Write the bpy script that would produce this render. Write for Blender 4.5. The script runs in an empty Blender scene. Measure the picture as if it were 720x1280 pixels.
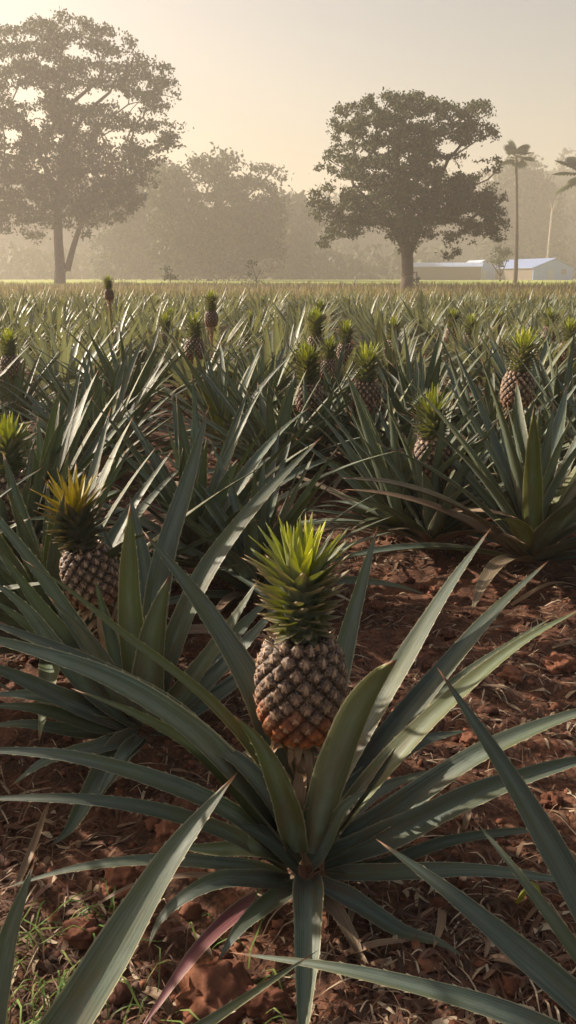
import bpy, bmesh, math, random
from mathutils import Vector, Matrix, noise, Quaternion
R = math.radians
sin, cos, pi = math.sin, math.cos, math.pi
sc = bpy.context.scene
col = sc.collection
GA = pi * (3 - math.sqrt(5))

# ---------------------------------------------------------------- camera
F, PITCH, CAMZ = 980.0, R(16.8), 0.84
cd = bpy.data.cameras.new('camera'); cam = bpy.data.objects.new('camera', cd); col.objects.link(cam)
cd.sensor_fit = 'VERTICAL'; cd.sensor_height = 36; cd.lens = 36 * F / 1280
cd.clip_start = 0.02; cd.clip_end = 3000
cam.location = (0, 0, CAMZ); cam.rotation_euler = (R(90) - PITCH, 0, 0)
sc.camera = cam

def P(px, py, Y):
    a = (px - 360) / F; b = (640 - py) / F
    d = Vector((a, cos(PITCH) + b * sin(PITCH), -sin(PITCH) + b * cos(PITCH)))
    return Vector((0, 0, CAMZ)) + d * (Y / d.y)

def gh(x, y):
    h = 0.030 * noise.noise(Vector((x * 1.3, y * 1.3, 3.1)))
    if y < 14 and abs(x) < 9:
        h += 0.016 * noise.noise(Vector((x * 5, y * 5, 7.7)))
        t = noise.noise(Vector((x * 14, y * 14, 1.7)))
        h += 0.015 * t
        c = noise.noise(Vector((x * 33, y * 33, 5.5)))
        h += 0.010 * max(c, -.2)
    return h
def G(px, py):
    """point of the ground seen at a pixel"""
    a = math.atan2(py - 640, F) + PITCH
    return P(px, py, CAMZ / math.tan(a))

# ---------------------------------------------------------------- materials
def new_mat(name):
    m = bpy.data.materials.new(name); m.use_nodes = True
    nt = m.node_tree; nt.nodes.clear()
    return m, nt, nt.nodes, nt.links
def node(ns, t, **k):
    n = ns.new(t)
    for a, b in k.items():
        if a in ('op',): n.operation = b
        elif a == 'ins':
            for i, v in b.items(): n.inputs[i].default_value = v
        else: setattr(n, a, b)
    return n
def math_n(ns, ls, op, a, b=None, clamp=False):
    n = ns.new('ShaderNodeMath'); n.operation = op; n.use_clamp = clamp
    for i, v in ((0, a), (1, b)):
        if v is None: continue
        if isinstance(v, (int, float)): n.inputs[i].default_value = v
        else: ls.new(v, n.inputs[i])
    return n.outputs[0]
def mix_c(ns, ls, fac, a, b, mode='MIX'):
    n = ns.new('ShaderNodeMix'); n.data_type = 'RGBA'; n.blend_type = mode
    for i, v in ((0, fac), (6, a), (7, b)):
        if isinstance(v, (int, float)): n.inputs[i].default_value = v
        elif isinstance(v, tuple): n.inputs[i].default_value = (*v, 1) if len(v) == 3 else v
        else: ls.new(v, n.inputs[i])
    return n.outputs[2]
def ramp(ns, ls, fac, stops):
    n = ns.new('ShaderNodeValToRGB'); e = n.color_ramp.elements
    while len(e) < len(stops): e.new(0.5)
    for q, (p, c) in zip(e, stops):
        q.position = p; q.color = (*c, 1) if isinstance(c, tuple) else (c, c, c, 1)
    ls.new(fac, n.inputs[0]); return n.outputs[0]
def noise_n(ns, ls, vec, scale, detail=4, rough=.55):
    n = ns.new('ShaderNodeTexNoise'); n.inputs['Scale'].default_value = scale
    n.inputs['Detail'].default_value = detail; n.inputs['Roughness'].default_value = rough
    if vec is not None: ls.new(vec, n.inputs['Vector'])
    return n.outputs['Fac']

def leaf_material(name, blue, grey, olive, trans_col, trans=.22, rough=.46, far=False, yellow=(.26, .30, .03), drycol=((.13, .055, .04), (.36, .26, .17))):
    """attribute lf: r = underside, g = tint 0..1, b = dead 0..1, a = position along the leaf"""
    m, nt, ns, ls = new_mat(name)
    uv = ns.new('ShaderNodeUVMap').outputs[0]
    at = ns.new('ShaderNodeAttribute'); at.attribute_name = 'lf'
    sep = ns.new('ShaderNodeSeparateColor'); ls.new(at.outputs['Color'], sep.inputs[0])
    under, tint, dead = sep.outputs[0], sep.outputs[1], sep.outputs[2]; v = at.outputs['Alpha']
    oi = ns.new('ShaderNodeObjectInfo').outputs['Random']
    su = ns.new('ShaderNodeSeparateXYZ'); ls.new(uv, su.inputs[0])
    # lengthwise streaks
    cx = ns.new('ShaderNodeCombineXYZ'); ls.new(math_n(ns, ls, 'MULTIPLY', su.outputs[0], 16), cx.inputs[0])
    ls.new(math_n(ns, ls, 'MULTIPLY', su.outputs[1], 1.3), cx.inputs[1]); ls.new(math_n(ns, ls, 'ADD', math_n(ns, ls, 'MULTIPLY', oi, 37), math_n(ns, ls, 'MULTIPLY', tint, 9)), cx.inputs[2])
    st = noise_n(ns, ls, cx.outputs[0], 1.6, 3, .6)
    cx2 = ns.new('ShaderNodeCombineXYZ'); ls.new(math_n(ns, ls, 'MULTIPLY', su.outputs[0], 3), cx2.inputs[0])
    ls.new(math_n(ns, ls, 'MULTIPLY', su.outputs[1], 9), cx2.inputs[1]); ls.new(math_n(ns, ls, 'MULTIPLY', oi, 91), cx2.inputs[2])
    bl = noise_n(ns, ls, cx2.outputs[0], 1.1, 5, .65)
    c = mix_c(ns, ls, ramp(ns, ls, st, [(.3, 0.), (.72, 1.)]), blue, grey)
    c = mix_c(ns, ls, math_n(ns, ls, 'MULTIPLY', under, .55), c, tuple(min(1, g * 1.35) for g in grey))
    c = mix_c(ns, ls, ramp(ns, ls, tint, [(.25, 0.), (.8, 1.)]), c, olive)
    c = mix_c(ns, ls, ramp(ns, ls, tint, [(.8, 0.), (1., 1.)]), c, yellow)
    ctr = math_n(ns, ls, 'ABSOLUTE', math_n(ns, ls, 'SUBTRACT', su.outputs[0], .5))
    c = mix_c(ns, ls, math_n(ns, ls, 'MULTIPLY', ramp(ns, ls, ctr, [(.02, 1.), (.30, 0.)]), .40), c, tuple(min(1, g * 1.5) for g in grey))
    # weathered blotches, whitish bloom
    c = mix_c(ns, ls, math_n(ns, ls, 'MULTIPLY', ramp(ns, ls, bl, [(.56, 0.), (.72, 1.)]), .45), c, (.13, .12, .045))
    c = mix_c(ns, ls, math_n(ns, ls, 'MULTIPLY', ramp(ns, ls, bl, [(.28, 1.), (.46, 0.)]), .42), c, (.26, .29, .25))
    c = mix_c(ns, ls, math_n(ns, ls, 'MULTIPLY', ramp(ns, ls, noise_n(ns, ls, cx2.outputs[0], 6, 4, .7), [(.64, 0.), (.70, 1.)]), .6), c, (.14, .075, .04))
    # broad olive areas, and red soil dust caught near the foot and in patches
    cx4 = ns.new('ShaderNodeCombineXYZ'); ls.new(math_n(ns, ls, 'MULTIPLY', su.outputs[0], 1.2), cx4.inputs[0]); ls.new(math_n(ns, ls, 'MULTIPLY', su.outputs[1], 3), cx4.inputs[1]); ls.new(math_n(ns, ls, 'MULTIPLY', oi, 53), cx4.inputs[2])
    lowf = noise_n(ns, ls, cx4.outputs[0], 1.3, 3, .6)
    c = mix_c(ns, ls, math_n(ns, ls, 'MULTIPLY', ramp(ns, ls, lowf, [(.48, 0.), (.66, 1.)]), .5), c, olive)
    dust = math_n(ns, ls, 'MULTIPLY', ramp(ns, ls, bl, [(.42, 0.), (.60, 1.)]), ramp(ns, ls, v, [(.05, .7), (.5, .12)]))
    c = mix_c(ns, ls, dust, c, (.17, .095, .06))
    # dead / dry leaves
    dc = mix_c(ns, ls, ramp(ns, ls, st, [(.3, 0.), (.7, 1.)]), *drycol)
    # pale purple-brown to straw
    c = mix_c(ns, ls, dead, c, dc)
    # pale margin, brightened further to paint in a sunlit rim; brown tip
    edge = math_n(ns, ls, 'ABSOLUTE', math_n(ns, ls, 'SUBTRACT', su.outputs[0], .5))
    eg = math_n(ns, ls, 'MULTIPLY', ramp(ns, ls, edge, [(.452, 0.), (.485, 1.)]), .75)
    c = mix_c(ns, ls, eg, c, (.40, .37, .24))
    c = mix_c(ns, ls, ramp(ns, ls, v, [(.93, 0.), (.97, 1.)]), c, (.20, .095, .045))
    hs = ns.new('ShaderNodeHueSaturation'); ls.new(c, hs.inputs['Color'])
    ls.new(math_n(ns, ls, 'ADD', math_n(ns, ls, 'MULTIPLY', oi, .5), .75), hs.inputs['Value'])
    c = hs.outputs[0]
    b = ns.new('ShaderNodeBsdfPrincipled'); ls.new(c, b.inputs['Base Color'])
    ls.new(ramp(ns, ls, bl, [(.3, rough - .07), (.75, rough + .16)]), b.inputs['Roughness'])
    b.inputs['Specular IOR Level'].default_value = .36
    if not far:
        cx3 = ns.new('ShaderNodeCombineXYZ'); ls.new(math_n(ns, ls, 'MULTIPLY', su.outputs[0], 34), cx3.inputs[0]); ls.new(su.outputs[1], cx3.inputs[1])
        fine = noise_n(ns, ls, cx3.outputs[0], 1.5, 2, .5)
        hh = math_n(ns, ls, 'ADD', fine, math_n(ns, ls, 'MULTIPLY', bl, 1.2))
        bu = ns.new('ShaderNodeBump'); bu.inputs['Strength'].default_value = .35; bu.inputs['Distance'].default_value = .0022
        ls.new(hh, bu.inputs['Height']); ls.new(bu.outputs[0], b.inputs['Normal'])
    t = ns.new('ShaderNodeBsdfTranslucent')
    ls.new(mix_c(ns, ls, dead, mix_c(ns, ls, .6, c, trans_col), c), t.inputs[0])
    mx = ns.new('ShaderNodeMixShader'); mx.inputs[0].default_value = trans
    ls.new(b.outputs[0], mx.inputs[1]); ls.new(t.outputs[0], mx.inputs[2])
    o = ns.new('ShaderNodeOutputMaterial'); ls.new(mx.outputs[0], o.inputs[0])
    return m

M = {}
M['leaf'] = leaf_material('pineapple_leaf', (.020, .050, .040), (.155, .202, .165), (.110, .135, .034), (.22, .30, .05), .22)
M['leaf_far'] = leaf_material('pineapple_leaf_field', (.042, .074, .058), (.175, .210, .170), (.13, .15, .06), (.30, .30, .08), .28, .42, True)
M['crown'] = leaf_material('crown_leaf', (.060, .085, .068), (.16, .20, .16), (.13, .19, .06), (.78, .82, .08), .45, .5, True, yellow=(.60, .62, .05), drycol=((.34, .24, .15), (.55, .46, .34)))
M['crown_red'] = leaf_material('crown_leaf_red_tips', (.060, .085, .065), (.15, .18, .14), (.15, .21, .05), (.65, .55, .08), .38, .5, True, yellow=(.62, .52, .035), drycol=((.50, .20, .06), (.60, .30, .12)))
M['maroon'] = leaf_material('maroon_dead_leaf', (.05, .03, .03), (.1, .05, .05), (.1, .05, .05), (.3, .1, .1), .1, .55, True, drycol=((.075, .025, .030), (.19, .075, .080)))
M['stalk'] = leaf_material('dry_bract', (.05, .07, .05), (.12, .14, .10), (.2, .2, .08), (.4, .3, .1), .25, .6, True, drycol=((.26, .14, .075), (.52, .36, .22)))

def fruit_mat():
    m, nt, ns, ls = new_mat('pineapple_rind')
    at = ns.new('ShaderNodeAttribute'); at.attribute_name = 'fr'   # r: rho, g: ripeness, b: random, a: bract
    s = ns.new('ShaderNodeSeparateColor'); ls.new(at.outputs['Color'], s.inputs[0])
    tc = ns.new('ShaderNodeTexCoord').outputs['Object']
    n1 = noise_n(ns, ls, tc, 230, 5, .7); n2 = noise_n(ns, ls, tc, 700, 3, .6)
    c = ramp(ns, ls, s.outputs[0], [(0., (.34, .21, .12)), (.28, (.18, .115, .08)), (.58, (.080, .052, .045)), (.80, (.020, .012, .011))])
    c = mix_c(ns, ls, ramp(ns, ls, n1, [(.48, 0.), (.66, .8)]), c, (.38, .25, .14))
    c = mix_c(ns, ls, ramp(ns, ls, n1, [(.28, .6), (.42, 0.)]), c, (.05, .04, .04))
    rip = ramp(ns, ls, s.outputs[0], [(0., (.42, .14, .035)), (.5, (.46, .13, .03)), (.85, (.24, .06, .02)), (1., (.06, .02, .01))])
    c = mix_c(ns, ls, math_n(ns, ls, 'MULTIPLY', s.outputs[1], .9), c, rip)
    br = mix_c(ns, ls, n1, (.40, .26, .18), (.62, .46, .32))
    c = mix_c(ns, ls, at.outputs['Alpha'], c, br)
    hs = ns.new('ShaderNodeHueSaturation'); ls.new(c, hs.inputs['Color'])
    ls.new(math_n(ns, ls, 'ADD', math_n(ns, ls, 'MULTIPLY', s.outputs[2], .6), .75), hs.inputs['Value'])
    b = ns.new('ShaderNodeBsdfPrincipled'); ls.new(hs.outputs[0], b.inputs['Base Color'])
    b.inputs['Roughness'].default_value = .5
    bu = ns.new('ShaderNodeBump'); bu.inputs['Strength'].default_value = 1; bu.inputs['Distance'].default_value = .0016
    ls.new(math_n(ns, ls, 'ADD', n1, math_n(ns, ls, 'MULTIPLY', n2, .5)), bu.inputs['Height']); ls.new(bu.outputs[0], b.inputs['Normal'])
    o = ns.new('ShaderNodeOutputMaterial'); ls.new(b.outputs[0], o.inputs[0]); return m
M['fruit'] = fruit_mat()

def soil_mat():
    m, nt, ns, ls = new_mat('red_soil')
    tc = ns.new('ShaderNodeNewGeometry').outputs['Position']
    big = noise_n(ns, ls, tc, 1.7, 4, .6); mid = noise_n(ns, ls, tc, 16, 6, .7); fin = noise_n(ns, ls, tc, 120, 6, .7)
    c = ramp(ns, ls, mid, [(.36, (.026, .014, .010)), (.5, (.092, .042, .026)), (.66, (.20, .088, .050))])
    c = mix_c(ns, ls, ramp(ns, ls, fin, [(.5, 0.), (.7, .7)]), c, (.32, .15, .09))
    c = mix_c(ns, ls, ramp(ns, ls, fin, [(.3, .75), (.46, 0.)]), c, (.035, .018, .012))
    c = mix_c(ns, ls, ramp(ns, ls, big, [(.35, .35), (.6, 0.)]), c, (.09, .055, .035))
    # the land changes from red soil to dry grassland and a mown green strip with distance from the field
    sp = ns.new('ShaderNodeSeparateXYZ'); ls.new(tc, sp.inputs[0])
    wob = math_n(ns, ls, 'ADD', sp.outputs[1], math_n(ns, ls, 'MULTIPLY', noise_n(ns, ls, tc, .12, 3), 10))
    gcol = mix_c(ns, ls, noise_n(ns, ls, tc, .5, 5, .7), (.14, .13, .05), (.26, .20, .09))
    mr = ns.new('ShaderNodeMapRange'); mr.inputs[1].default_value = 19; mr.inputs[2].default_value = 23; ls.new(wob, mr.inputs[0])
    c = mix_c(ns, ls, mr.outputs[0], c, gcol)
    mr2 = ns.new('ShaderNodeMapRange'); mr2.inputs[1].default_value = 72; mr2.inputs[2].default_value = 84; ls.new(wob, mr2.inputs[0])
    c = mix_c(ns, ls, mr2.outputs[0], c, (.30, .36, .08))
    b = ns.new('ShaderNodeBsdfPrincipled'); ls.new(c, b.inputs['Base Color']); b.inputs['Roughness'].default_value = .93
    b.inputs['Specular IOR Level'].default_value = .2
    bu = ns.new('ShaderNodeBump'); bu.inputs['Strength'].default_value = .9; bu.inputs['Distance'].default_value = .008
    ls.new(math_n(ns, ls, 'ADD', mid, math_n(ns, ls, 'MULTIPLY', fin, .45)), bu.inputs['Height']); ls.new(bu.outputs[0], b.inputs['Normal'])
    o = ns.new('ShaderNodeOutputMaterial'); ls.new(b.outputs[0], o.inputs[0]); return m
M['soil'] = soil_mat()

def attr_mat(name, rough=.8, trans=0., var=.25, scale=60, bump=0.):
    """colour from the mesh's 'col' attribute with noise wear"""
    m, nt, ns, ls = new_mat(name)
    at = ns.new('ShaderNodeAttribute'); at.attribute_name = 'col'
    tc = ns.new('ShaderNodeTexCoord').outputs['Object']
    n = noise_n(ns, ls, tc, scale, 5, .65)
    hs = ns.new('ShaderNodeHueSaturation'); ls.new(at.outputs['Color'], hs.inputs['Color'])
    ls.new(math_n(ns, ls, 'ADD', math_n(ns, ls, 'MULTIPLY', n, 2 * var * 2), 1 - 2 * var), hs.inputs['Value'])
    b = ns.new('ShaderNodeBsdfPrincipled'); ls.new(hs.outputs[0], b.inputs['Base Color']); b.inputs['Roughness'].default_value = rough
    b.inputs['Specular IOR Level'].default_value = .25
    if bump:
        bu = ns.new('ShaderNodeBump'); bu.inputs['Strength'].default_value = .8; bu.inputs['Distance'].default_value = bump
        ls.new(n, bu.inputs['Height']); ls.new(bu.outputs[0], b.inputs['Normal'])
    out = b.outputs[0]
    if trans:
        t = ns.new('ShaderNodeBsdfTranslucent'); ls.new(hs.outputs[0], t.inputs[0])
        mx = ns.new('ShaderNodeMixShader'); mx.inputs[0].default_value = trans
        ls.new(out, mx.inputs[1]); ls.new(t.outputs[0], mx.inputs[2]); out = mx.outputs[0]
    o = ns.new('ShaderNodeOutputMaterial'); ls.new(out, o.inputs[0]); return m
M['litter'] = attr_mat('dry_litter', .75, .15, .25, 60)
M['clod'] = attr_mat('soil_clod_crust', .95, 0, .35, 40, .004)
M['grass'] = attr_mat('grass_blade', .6, .35, .2, 20)
M['foliage'] = attr_mat('tree_foliage', .65, .15, .2, .8)
M['bark'] = attr_mat('tree_bark', .9, 0, .3, 3, .02)
M['paint'] = attr_mat('sheet_metal_paint', .55, 0, .1, 1.5)

# ---------------------------------------------------------------- mesh collecting
class Acc:
    def __init__(s, attr='col'):
        s.v = []; s.f = []; s.a = []; s.uv = []; s.attr = attr; s.sharp = []
    def vert(s, p, a, uv=(0, 0)):
        s.v.append(tuple(p)); s.a.append(a); s.uv.append(uv); return len(s.v) - 1
    def mesh(s, name, mat, smooth=True):
        me = bpy.data.meshes.new(name); me.from_pydata(s.v, [], s.f); me.materials.append(mat)
        ca = me.attributes.new(s.attr, 'FLOAT_COLOR', 'POINT')
        flat = [c for q in s.a for c in (q if len(q) == 4 else (*q, 1))]
        ca.data.foreach_set('color', flat)
        ul = me.uv_layers.new(name='UVMap')
        li = [0] * len(me.loops); me.loops.foreach_get('vertex_index', li)
        ul.data.foreach_set('uv', [c for i in li for c in s.uv[i]])
        me.polygons.foreach_set('use_smooth', [smooth] * len(me.polygons))
        if s.sharp:
            sh = {(min(a, b), max(a, b)) for a, b in s.sharp}
            se = me.attributes.new('sharp_edge', 'BOOLEAN', 'EDGE')
            se.data.foreach_set('value', [(min(e.vertices), max(e.vertices)) in sh for e in me.edges])
        me.update(); return me
def obj(name, data, parent=None, loc=None):
    o = bpy.data.objects.new(name, data); col.objects.link(o)
    if parent: o.parent = parent
    if loc is not None: o.location = loc
    return o
def tag(o, label=None, cat=None, group=None, kind=None):
    if label: o['label'] = label
    if cat: o['category'] = cat
    if group: o['group'] = group
    if kind: o['kind'] = kind
    return o
def empty(name, loc, rz=0): 
    o = obj(name, None, loc=loc); o.rotation_euler = (0, 0, rz); o.empty_display_size = .1; return o
def copy_tree(o, parent=None):
    c = o.copy(); col.objects.link(c); c.parent = parent
    for ch in KIDS.get(o.name, []):
        copy_tree(ch, c)
    return c
KIDS = {}
def kid(p, c): KIDS.setdefault(p.name, []).append(c); return c

# ---------------------------------------------------------------- leaves
def spline(pts, n):
    """Catmull-Rom through the points, n+1 samples evenly in parameter"""
    q = [pts[0] * 2 - pts[1]] + list(pts) + [pts[-1] * 2 - pts[-2]]
    L = [0]
    for i in range(len(pts) - 1): L.append(L[-1] + (pts[i + 1] - pts[i]).length)
    out = []
    for k in range(n + 1):
        d = L[-1] * k / n; i = 0
        while i < len(pts) - 2 and d > L[i + 1]: i += 1
        t = (d - L[i]) / max(1e-9, L[i + 1] - L[i]); a, b, c, e = q[i:i + 4]
        out.append(.5 * ((2 * b) + (c - a) * t + (2 * a - 5 * b + 4 * c - e) * t * t + (3 * b - a - 3 * c + e) * t ** 3))
    return out, L[-1]

def add_leaf(acc, pts, W, rng, segs=18, tint=.3, dead=0., roll=0., roll2=None, gut=(.42, .16), th=.0035, teeth=0, hi=True, power=1.9, tipv=True, tintgrad=0., side=None, wav=0.):
    sp, L = spline(pts, segs)
    r = (pts[-1] - pts[0]); r.z = 0
    if r.length < 1e-4: r = Vector((1, 0, 0))
    r.normalize(); S0 = side if side is not None else Vector((0, 0, 1)).cross(r)
    us = (-1, -.55, 0, .55, 1) if hi else (-1, 0, 1)
    ub = (.5, 0, -.5) if hi else ()
    prev = None; ph = rng.random() * 6; rings = []
    if roll2 is None: roll2 = roll
    for i, p in enumerate(sp):
        t = i / segs
        T = (sp[min(i + 1, segs)] - sp[max(i - 1, 0)]).normalized()
        S = (S0 - T * S0.dot(T)); 
        if S.length < 1e-3: S = Vector((1, 0, 0))
        S.normalize(); N = T.cross(S)
        rr = roll + (roll2 - roll) * t + wav * sin(ph + t * 7)
        q = Quaternion(T, rr); S = q @ S; N = q @ N
        w = .5 * W * min(1, .72 + t * 1.4) * max(0, 1 - t ** power)
        w *= 1 + .03 * sin(ph * 3 + t * 23)
        g = gut[0] + (gut[1] - gut[0]) * min(1, t * 1.5)
        tt = tint + tintgrad * t
        ring = []
        if i == segs:
            k = acc.vert(p, (0, tt, dead, 1 if tipv else .9), (.5, t * L / .6)); rings.append([k]); break
        for u in us:
            ring.append(acc.vert(p + S * (u * w) + N * (g * w * (u * u)), (0, tt, dead, t), ((u + 1) / 2, t * L / .6)))
        for u in ub:
            ring.append(acc.vert(p + S * (u * w) + N * (g * w * u * u - th * (1 - t * .7)), (1, tt, dead, t), ((u + 1) / 2, t * L / .6 + .37)))
        rings.append(ring)
        if teeth and i and w > .004:
            for (e, sg) in ((0, -1), (len(us) - 1, 1)):
                a = ring[e]; b = prev[e]
                pa, pb = Vector(acc.v[a]), Vector(acc.v[b])
                for f0 in (.15, .55) if teeth > 1 else (.3,):
                    q0 = pb.lerp(pa, f0); q1 = pb.lerp(pa, f0 + .22)
                    tip = q1 + S * sg * .0014 + T * .0014 + N * .0004
                    ids = [acc.vert(z, (0, .8, .55, .5), (0 if sg < 0 else 1, t)) for z in (q0, q1, tip)]
                    acc.f.append(ids)
        prev = ring
    n = len(rings[0])
    for a, b in zip(rings, rings[1:]):
        if len(b) == 1:
            for k in range(n if hi else n - 1): acc.f.append([a[k], a[(k + 1) % n], b[0]])
        else:
            for k in range(n if hi else n - 1): acc.f.append([a[k], a[(k + 1) % n], b[(k + 1) % n], b[k]])
            if hi:
                for e in (0, len(us) - 1): acc.sharp.append((a[e], b[e]))
    return acc

def leaf_obj(pts, W, rng, parent, org, name='leaf', label=None, **k):
    a = Acc('lf')
    L = sum((pts[i + 1] - pts[i]).length for i in range(len(pts) - 1))
    k.setdefault('segs', max(14, int(L / .022))); k.setdefault('teeth', 1)
    add_leaf(a, [p - org for p in pts], W, rng, **k)
    o = obj(name, a.mesh(name, M['leaf']), parent); kid(parent, o)
    if label: o['label'] = label
    return o

# ---------------------------------------------------------------- the fruit
def fruit_mesh(seed, Rr, H, n_eye, ripe=1.):
    rng = random.Random(seed); a = Acc('fr')
    def rad(t): return Rr * (1 - .34 * abs(2 * t - .96) ** 3.0) * (1 + .02 * (.5 - t))
    NS, NT = 40, 26
    rows = []
    for j in range(NT + 1):
        t = j / NT; rr = rad(t) * (1 if 0 < j < NT else .45); z = t * H + (0.004 if j == 0 else (-.002 if j == NT else 0))
        rows.append([a.vert((rr * cos(k * 2 * pi / NS), rr * sin(k * 2 * pi / NS), z), (1, 0, 0, 0)) for k in range(NS)])
    for A, B in zip(rows, rows[1:]):
        for k in range(NS): a.f.append([A[k], A[(k + 1) % NS], B[(k + 1) % NS], B[k]])
    a.f.append(list(reversed(rows[0]))); a.f.append(rows[-1])
    PER = 13.5; turns = n_eye / PER; dz = H * .97 / turns; ew = pi * Rr * .98 / PER * 1.09; er = ew; eh = ew * .74; vr = dz / ew * 1.04
    for i in range(n_eye):
        t = .012 + .975 * (i + .5) / n_eye; th = -i * 2 * pi / PER + rng.uniform(-.02, .02)
        rr = rad(t); dr = (rad(min(1, t + .02)) - rad(max(0, t - .02))) / (.04 * H)
        out = Vector((cos(th), sin(th), -dr)).normalized(); tan = Vector((-sin(th), cos(th), 0)); up = out.cross(tan)
        c0 = Vector((rr * cos(th), rr * sin(th), t * H)) - out * .0022
        s = 1 - .10 * abs(2 * t - 1) ** 2; rn = rng.random()
        rp = max(0, min(1, (.46 - t) / .34 + rng.uniform(-.35, .2))) * ripe
        K = 12; rings = []
        for ri, rho in enumerate((1.05, .86, .62, .36, .16)):
            hgt = eh * s * max(-.1, 1 - rho ** 2.1) ** (.75 if rho < 1 else 1) * (1.0 if rho > .3 else .88)
            ring = []
            for k in range(K):
                ph = k * 2 * pi / K
                dm = 1 / (abs(cos(ph)) ** 1.3 + abs(sin(ph)) ** 1.3) ** (1 / 1.3)
                # creases running to the corners of an eye
                cr = 1 + .20 * cos(4 * ph) * (1 if .2 < rho < .95 else 0)
                q = c0 + tan * (er * s * rho * dm * cos(ph)) + up * (er * vr * s * rho * dm * sin(ph)) + out * (hgt * cr + rng.uniform(-.0003, .0003))
                ring.append(a.vert(q, (rho, rp, rn, 0)))
            rings.append(ring)
        ce = a.vert(c0 + out * eh * s * .86, (0, rp, rn, .25))
        for A, B in zip(rings, rings[1:]):
            for k in range(K): a.f.append([A[k], A[(k + 1) % K], B[(k + 1) % K], B[k]])
        for k in range(K): a.f.append([rings[-1][k], rings[-1][(k + 1) % K], ce])
        # the bract: a small dry scale with a point, rising from below the middle of the eye
        top = c0 + out * (eh * s * .93); bw = er * s * rng.uniform(.24, .36); bl = er * s * rng.uniform(.7, 1.15)
        b0 = top - up * bl * .55 - out * .001; jt = tan * rng.uniform(-.25, .25)
        pts = [(b0 - tan * bw, .6), (b0 + tan * bw, .6), (b0 + up * bl * .55 - tan * bw * .75 + out * .0012, .75), (b0 + up * bl * .55 + tan * bw * .75 + out * .0012, .75),
               (b0 + up * bl * .5 + out * .0026, .9), (b0 + (up + jt * .5) * bl * 1.05 + out * rng.uniform(.0015, .0055), 1.)]
        ids = [a.vert(p, (.3, rp * .4, rng.random(), w * .75)) for p, w in pts]
        for f in ((0, 4, 2), (0, 1, 4), (1, 3, 4), (2, 4, 5), (4, 3, 5)): a.f.append([ids[k] for k in f])
    # withered bracts round the shoulder
    for i in range(18):
        th = i * GA; zz = H * .95; rr = Rr * .62
        p = Vector((rr * cos(th), rr * sin(th), zz)); o = Vector((cos(th), sin(th), 0)); tn = Vector((-sin(th), cos(th), 0))
        q = [p - tn * .006, p + tn * .006, p + o * .012 + Vector((0, 0, .006)) + tn * .003, p + o * rng.uniform(.014, .02) + Vector((0, 0, rng.uniform(.008, .02)))]
        ids = [a.vert(x, (.3, .2, rng.random(), .9)) for x in q]; a.f.append([ids[0], ids[1], ids[2], ids[3]])
    return a.mesh('pineapple', M['fruit'])

def crown_mesh(seed, H, n=120, spread=1., red=False):
    rng = random.Random(seed); a = Acc('lf')
    col_r = .031
    for i in range(n):
        t = i / (n - 1); th = i * GA + rng.uniform(-.1, .1)
        z = H * (.00 + .50 * t ** 1.05)
        cr = col_r * (1 - .25 * t) * (.75 + .25 * min(1, t * 8)) * (1 if t < .8 else 1 - (t - .8) * 3.2)
        o = Vector((cos(th), sin(th), 0)); base = Vector((0, 0, z)) + o * cr * .8
        L = (.034 + .069 * min(1, t * 1.2)) * rng.uniform(.82, 1.08) * H / .155 * (.90 if t < .55 else 1)
        if t > .8: L *= .95 - .3 * (t - .8)
        el = R(-2 + 64 * t ** .9) + rng.uniform(-.12, .12)          # angle above the horizontal, at mid leaf
        if t > .88: el = R(66 + 180 * (t - .88)) + rng.uniform(-.12, .12)
        e0 = R(80); e1 = el - R(2 if t > .6 else -12) - R(16 * (1 - t))
        p1 = base + (o * cos(e0) + Vector((0, 0, sin(e0)))) * L * .28
        p2 = p1 + (o * cos(el) + Vector((0, 0, sin(el)))) * L * .38 * spread
        p3 = p2 + (o * cos(e1) + Vector((0, 0, sin(e1)))) * L * .38 * spread
        yl = 0.0 + .14 * rng.random() + (.0 if t < .6 else (t - .6) * 1.1)
        if t > (.72 if red else .84): yl = (1. if red else .80) + .22 * rng.random()
        d = .0
        W = (.024 if t < .75 else .019) * rng.uniform(.9, 1.1) * H / .155
        a2 = Acc('lf')
        add_leaf(a2, [base, p1, p2, p3], W, rng, segs=8, tint=min(1, yl), dead=d, gut=(.5, .35), th=.0018, hi=True, power=1.5, tintgrad=.0)
        # dry tips on the lower leaves
        off = len(a.v)
        for (vv, at, uv) in zip(a2.v, a2.a, a2.uv):
            dd = 0
            if red and t > .6: dd = max(0, min(.7, (at[3] - .80) * 3.5))
            if t < .72 and (not red or rng.random() < .25): dd = max(0, min(.85, (at[3] - .45) * 2.2)) * rng.uniform(.7, 1)
            a.v.append(vv); a.a.append((at[0], at[1], dd, min(at[3], .94) if t > .7 else at[3])); a.uv.append(uv)
        a.f += [[k + off for k in f] for f in a2.f]; a.sharp += [(x + off, y + off) for x, y in a2.sharp]
    return a.mesh('crown', M['crown_red'] if red else M['crown'])

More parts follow.
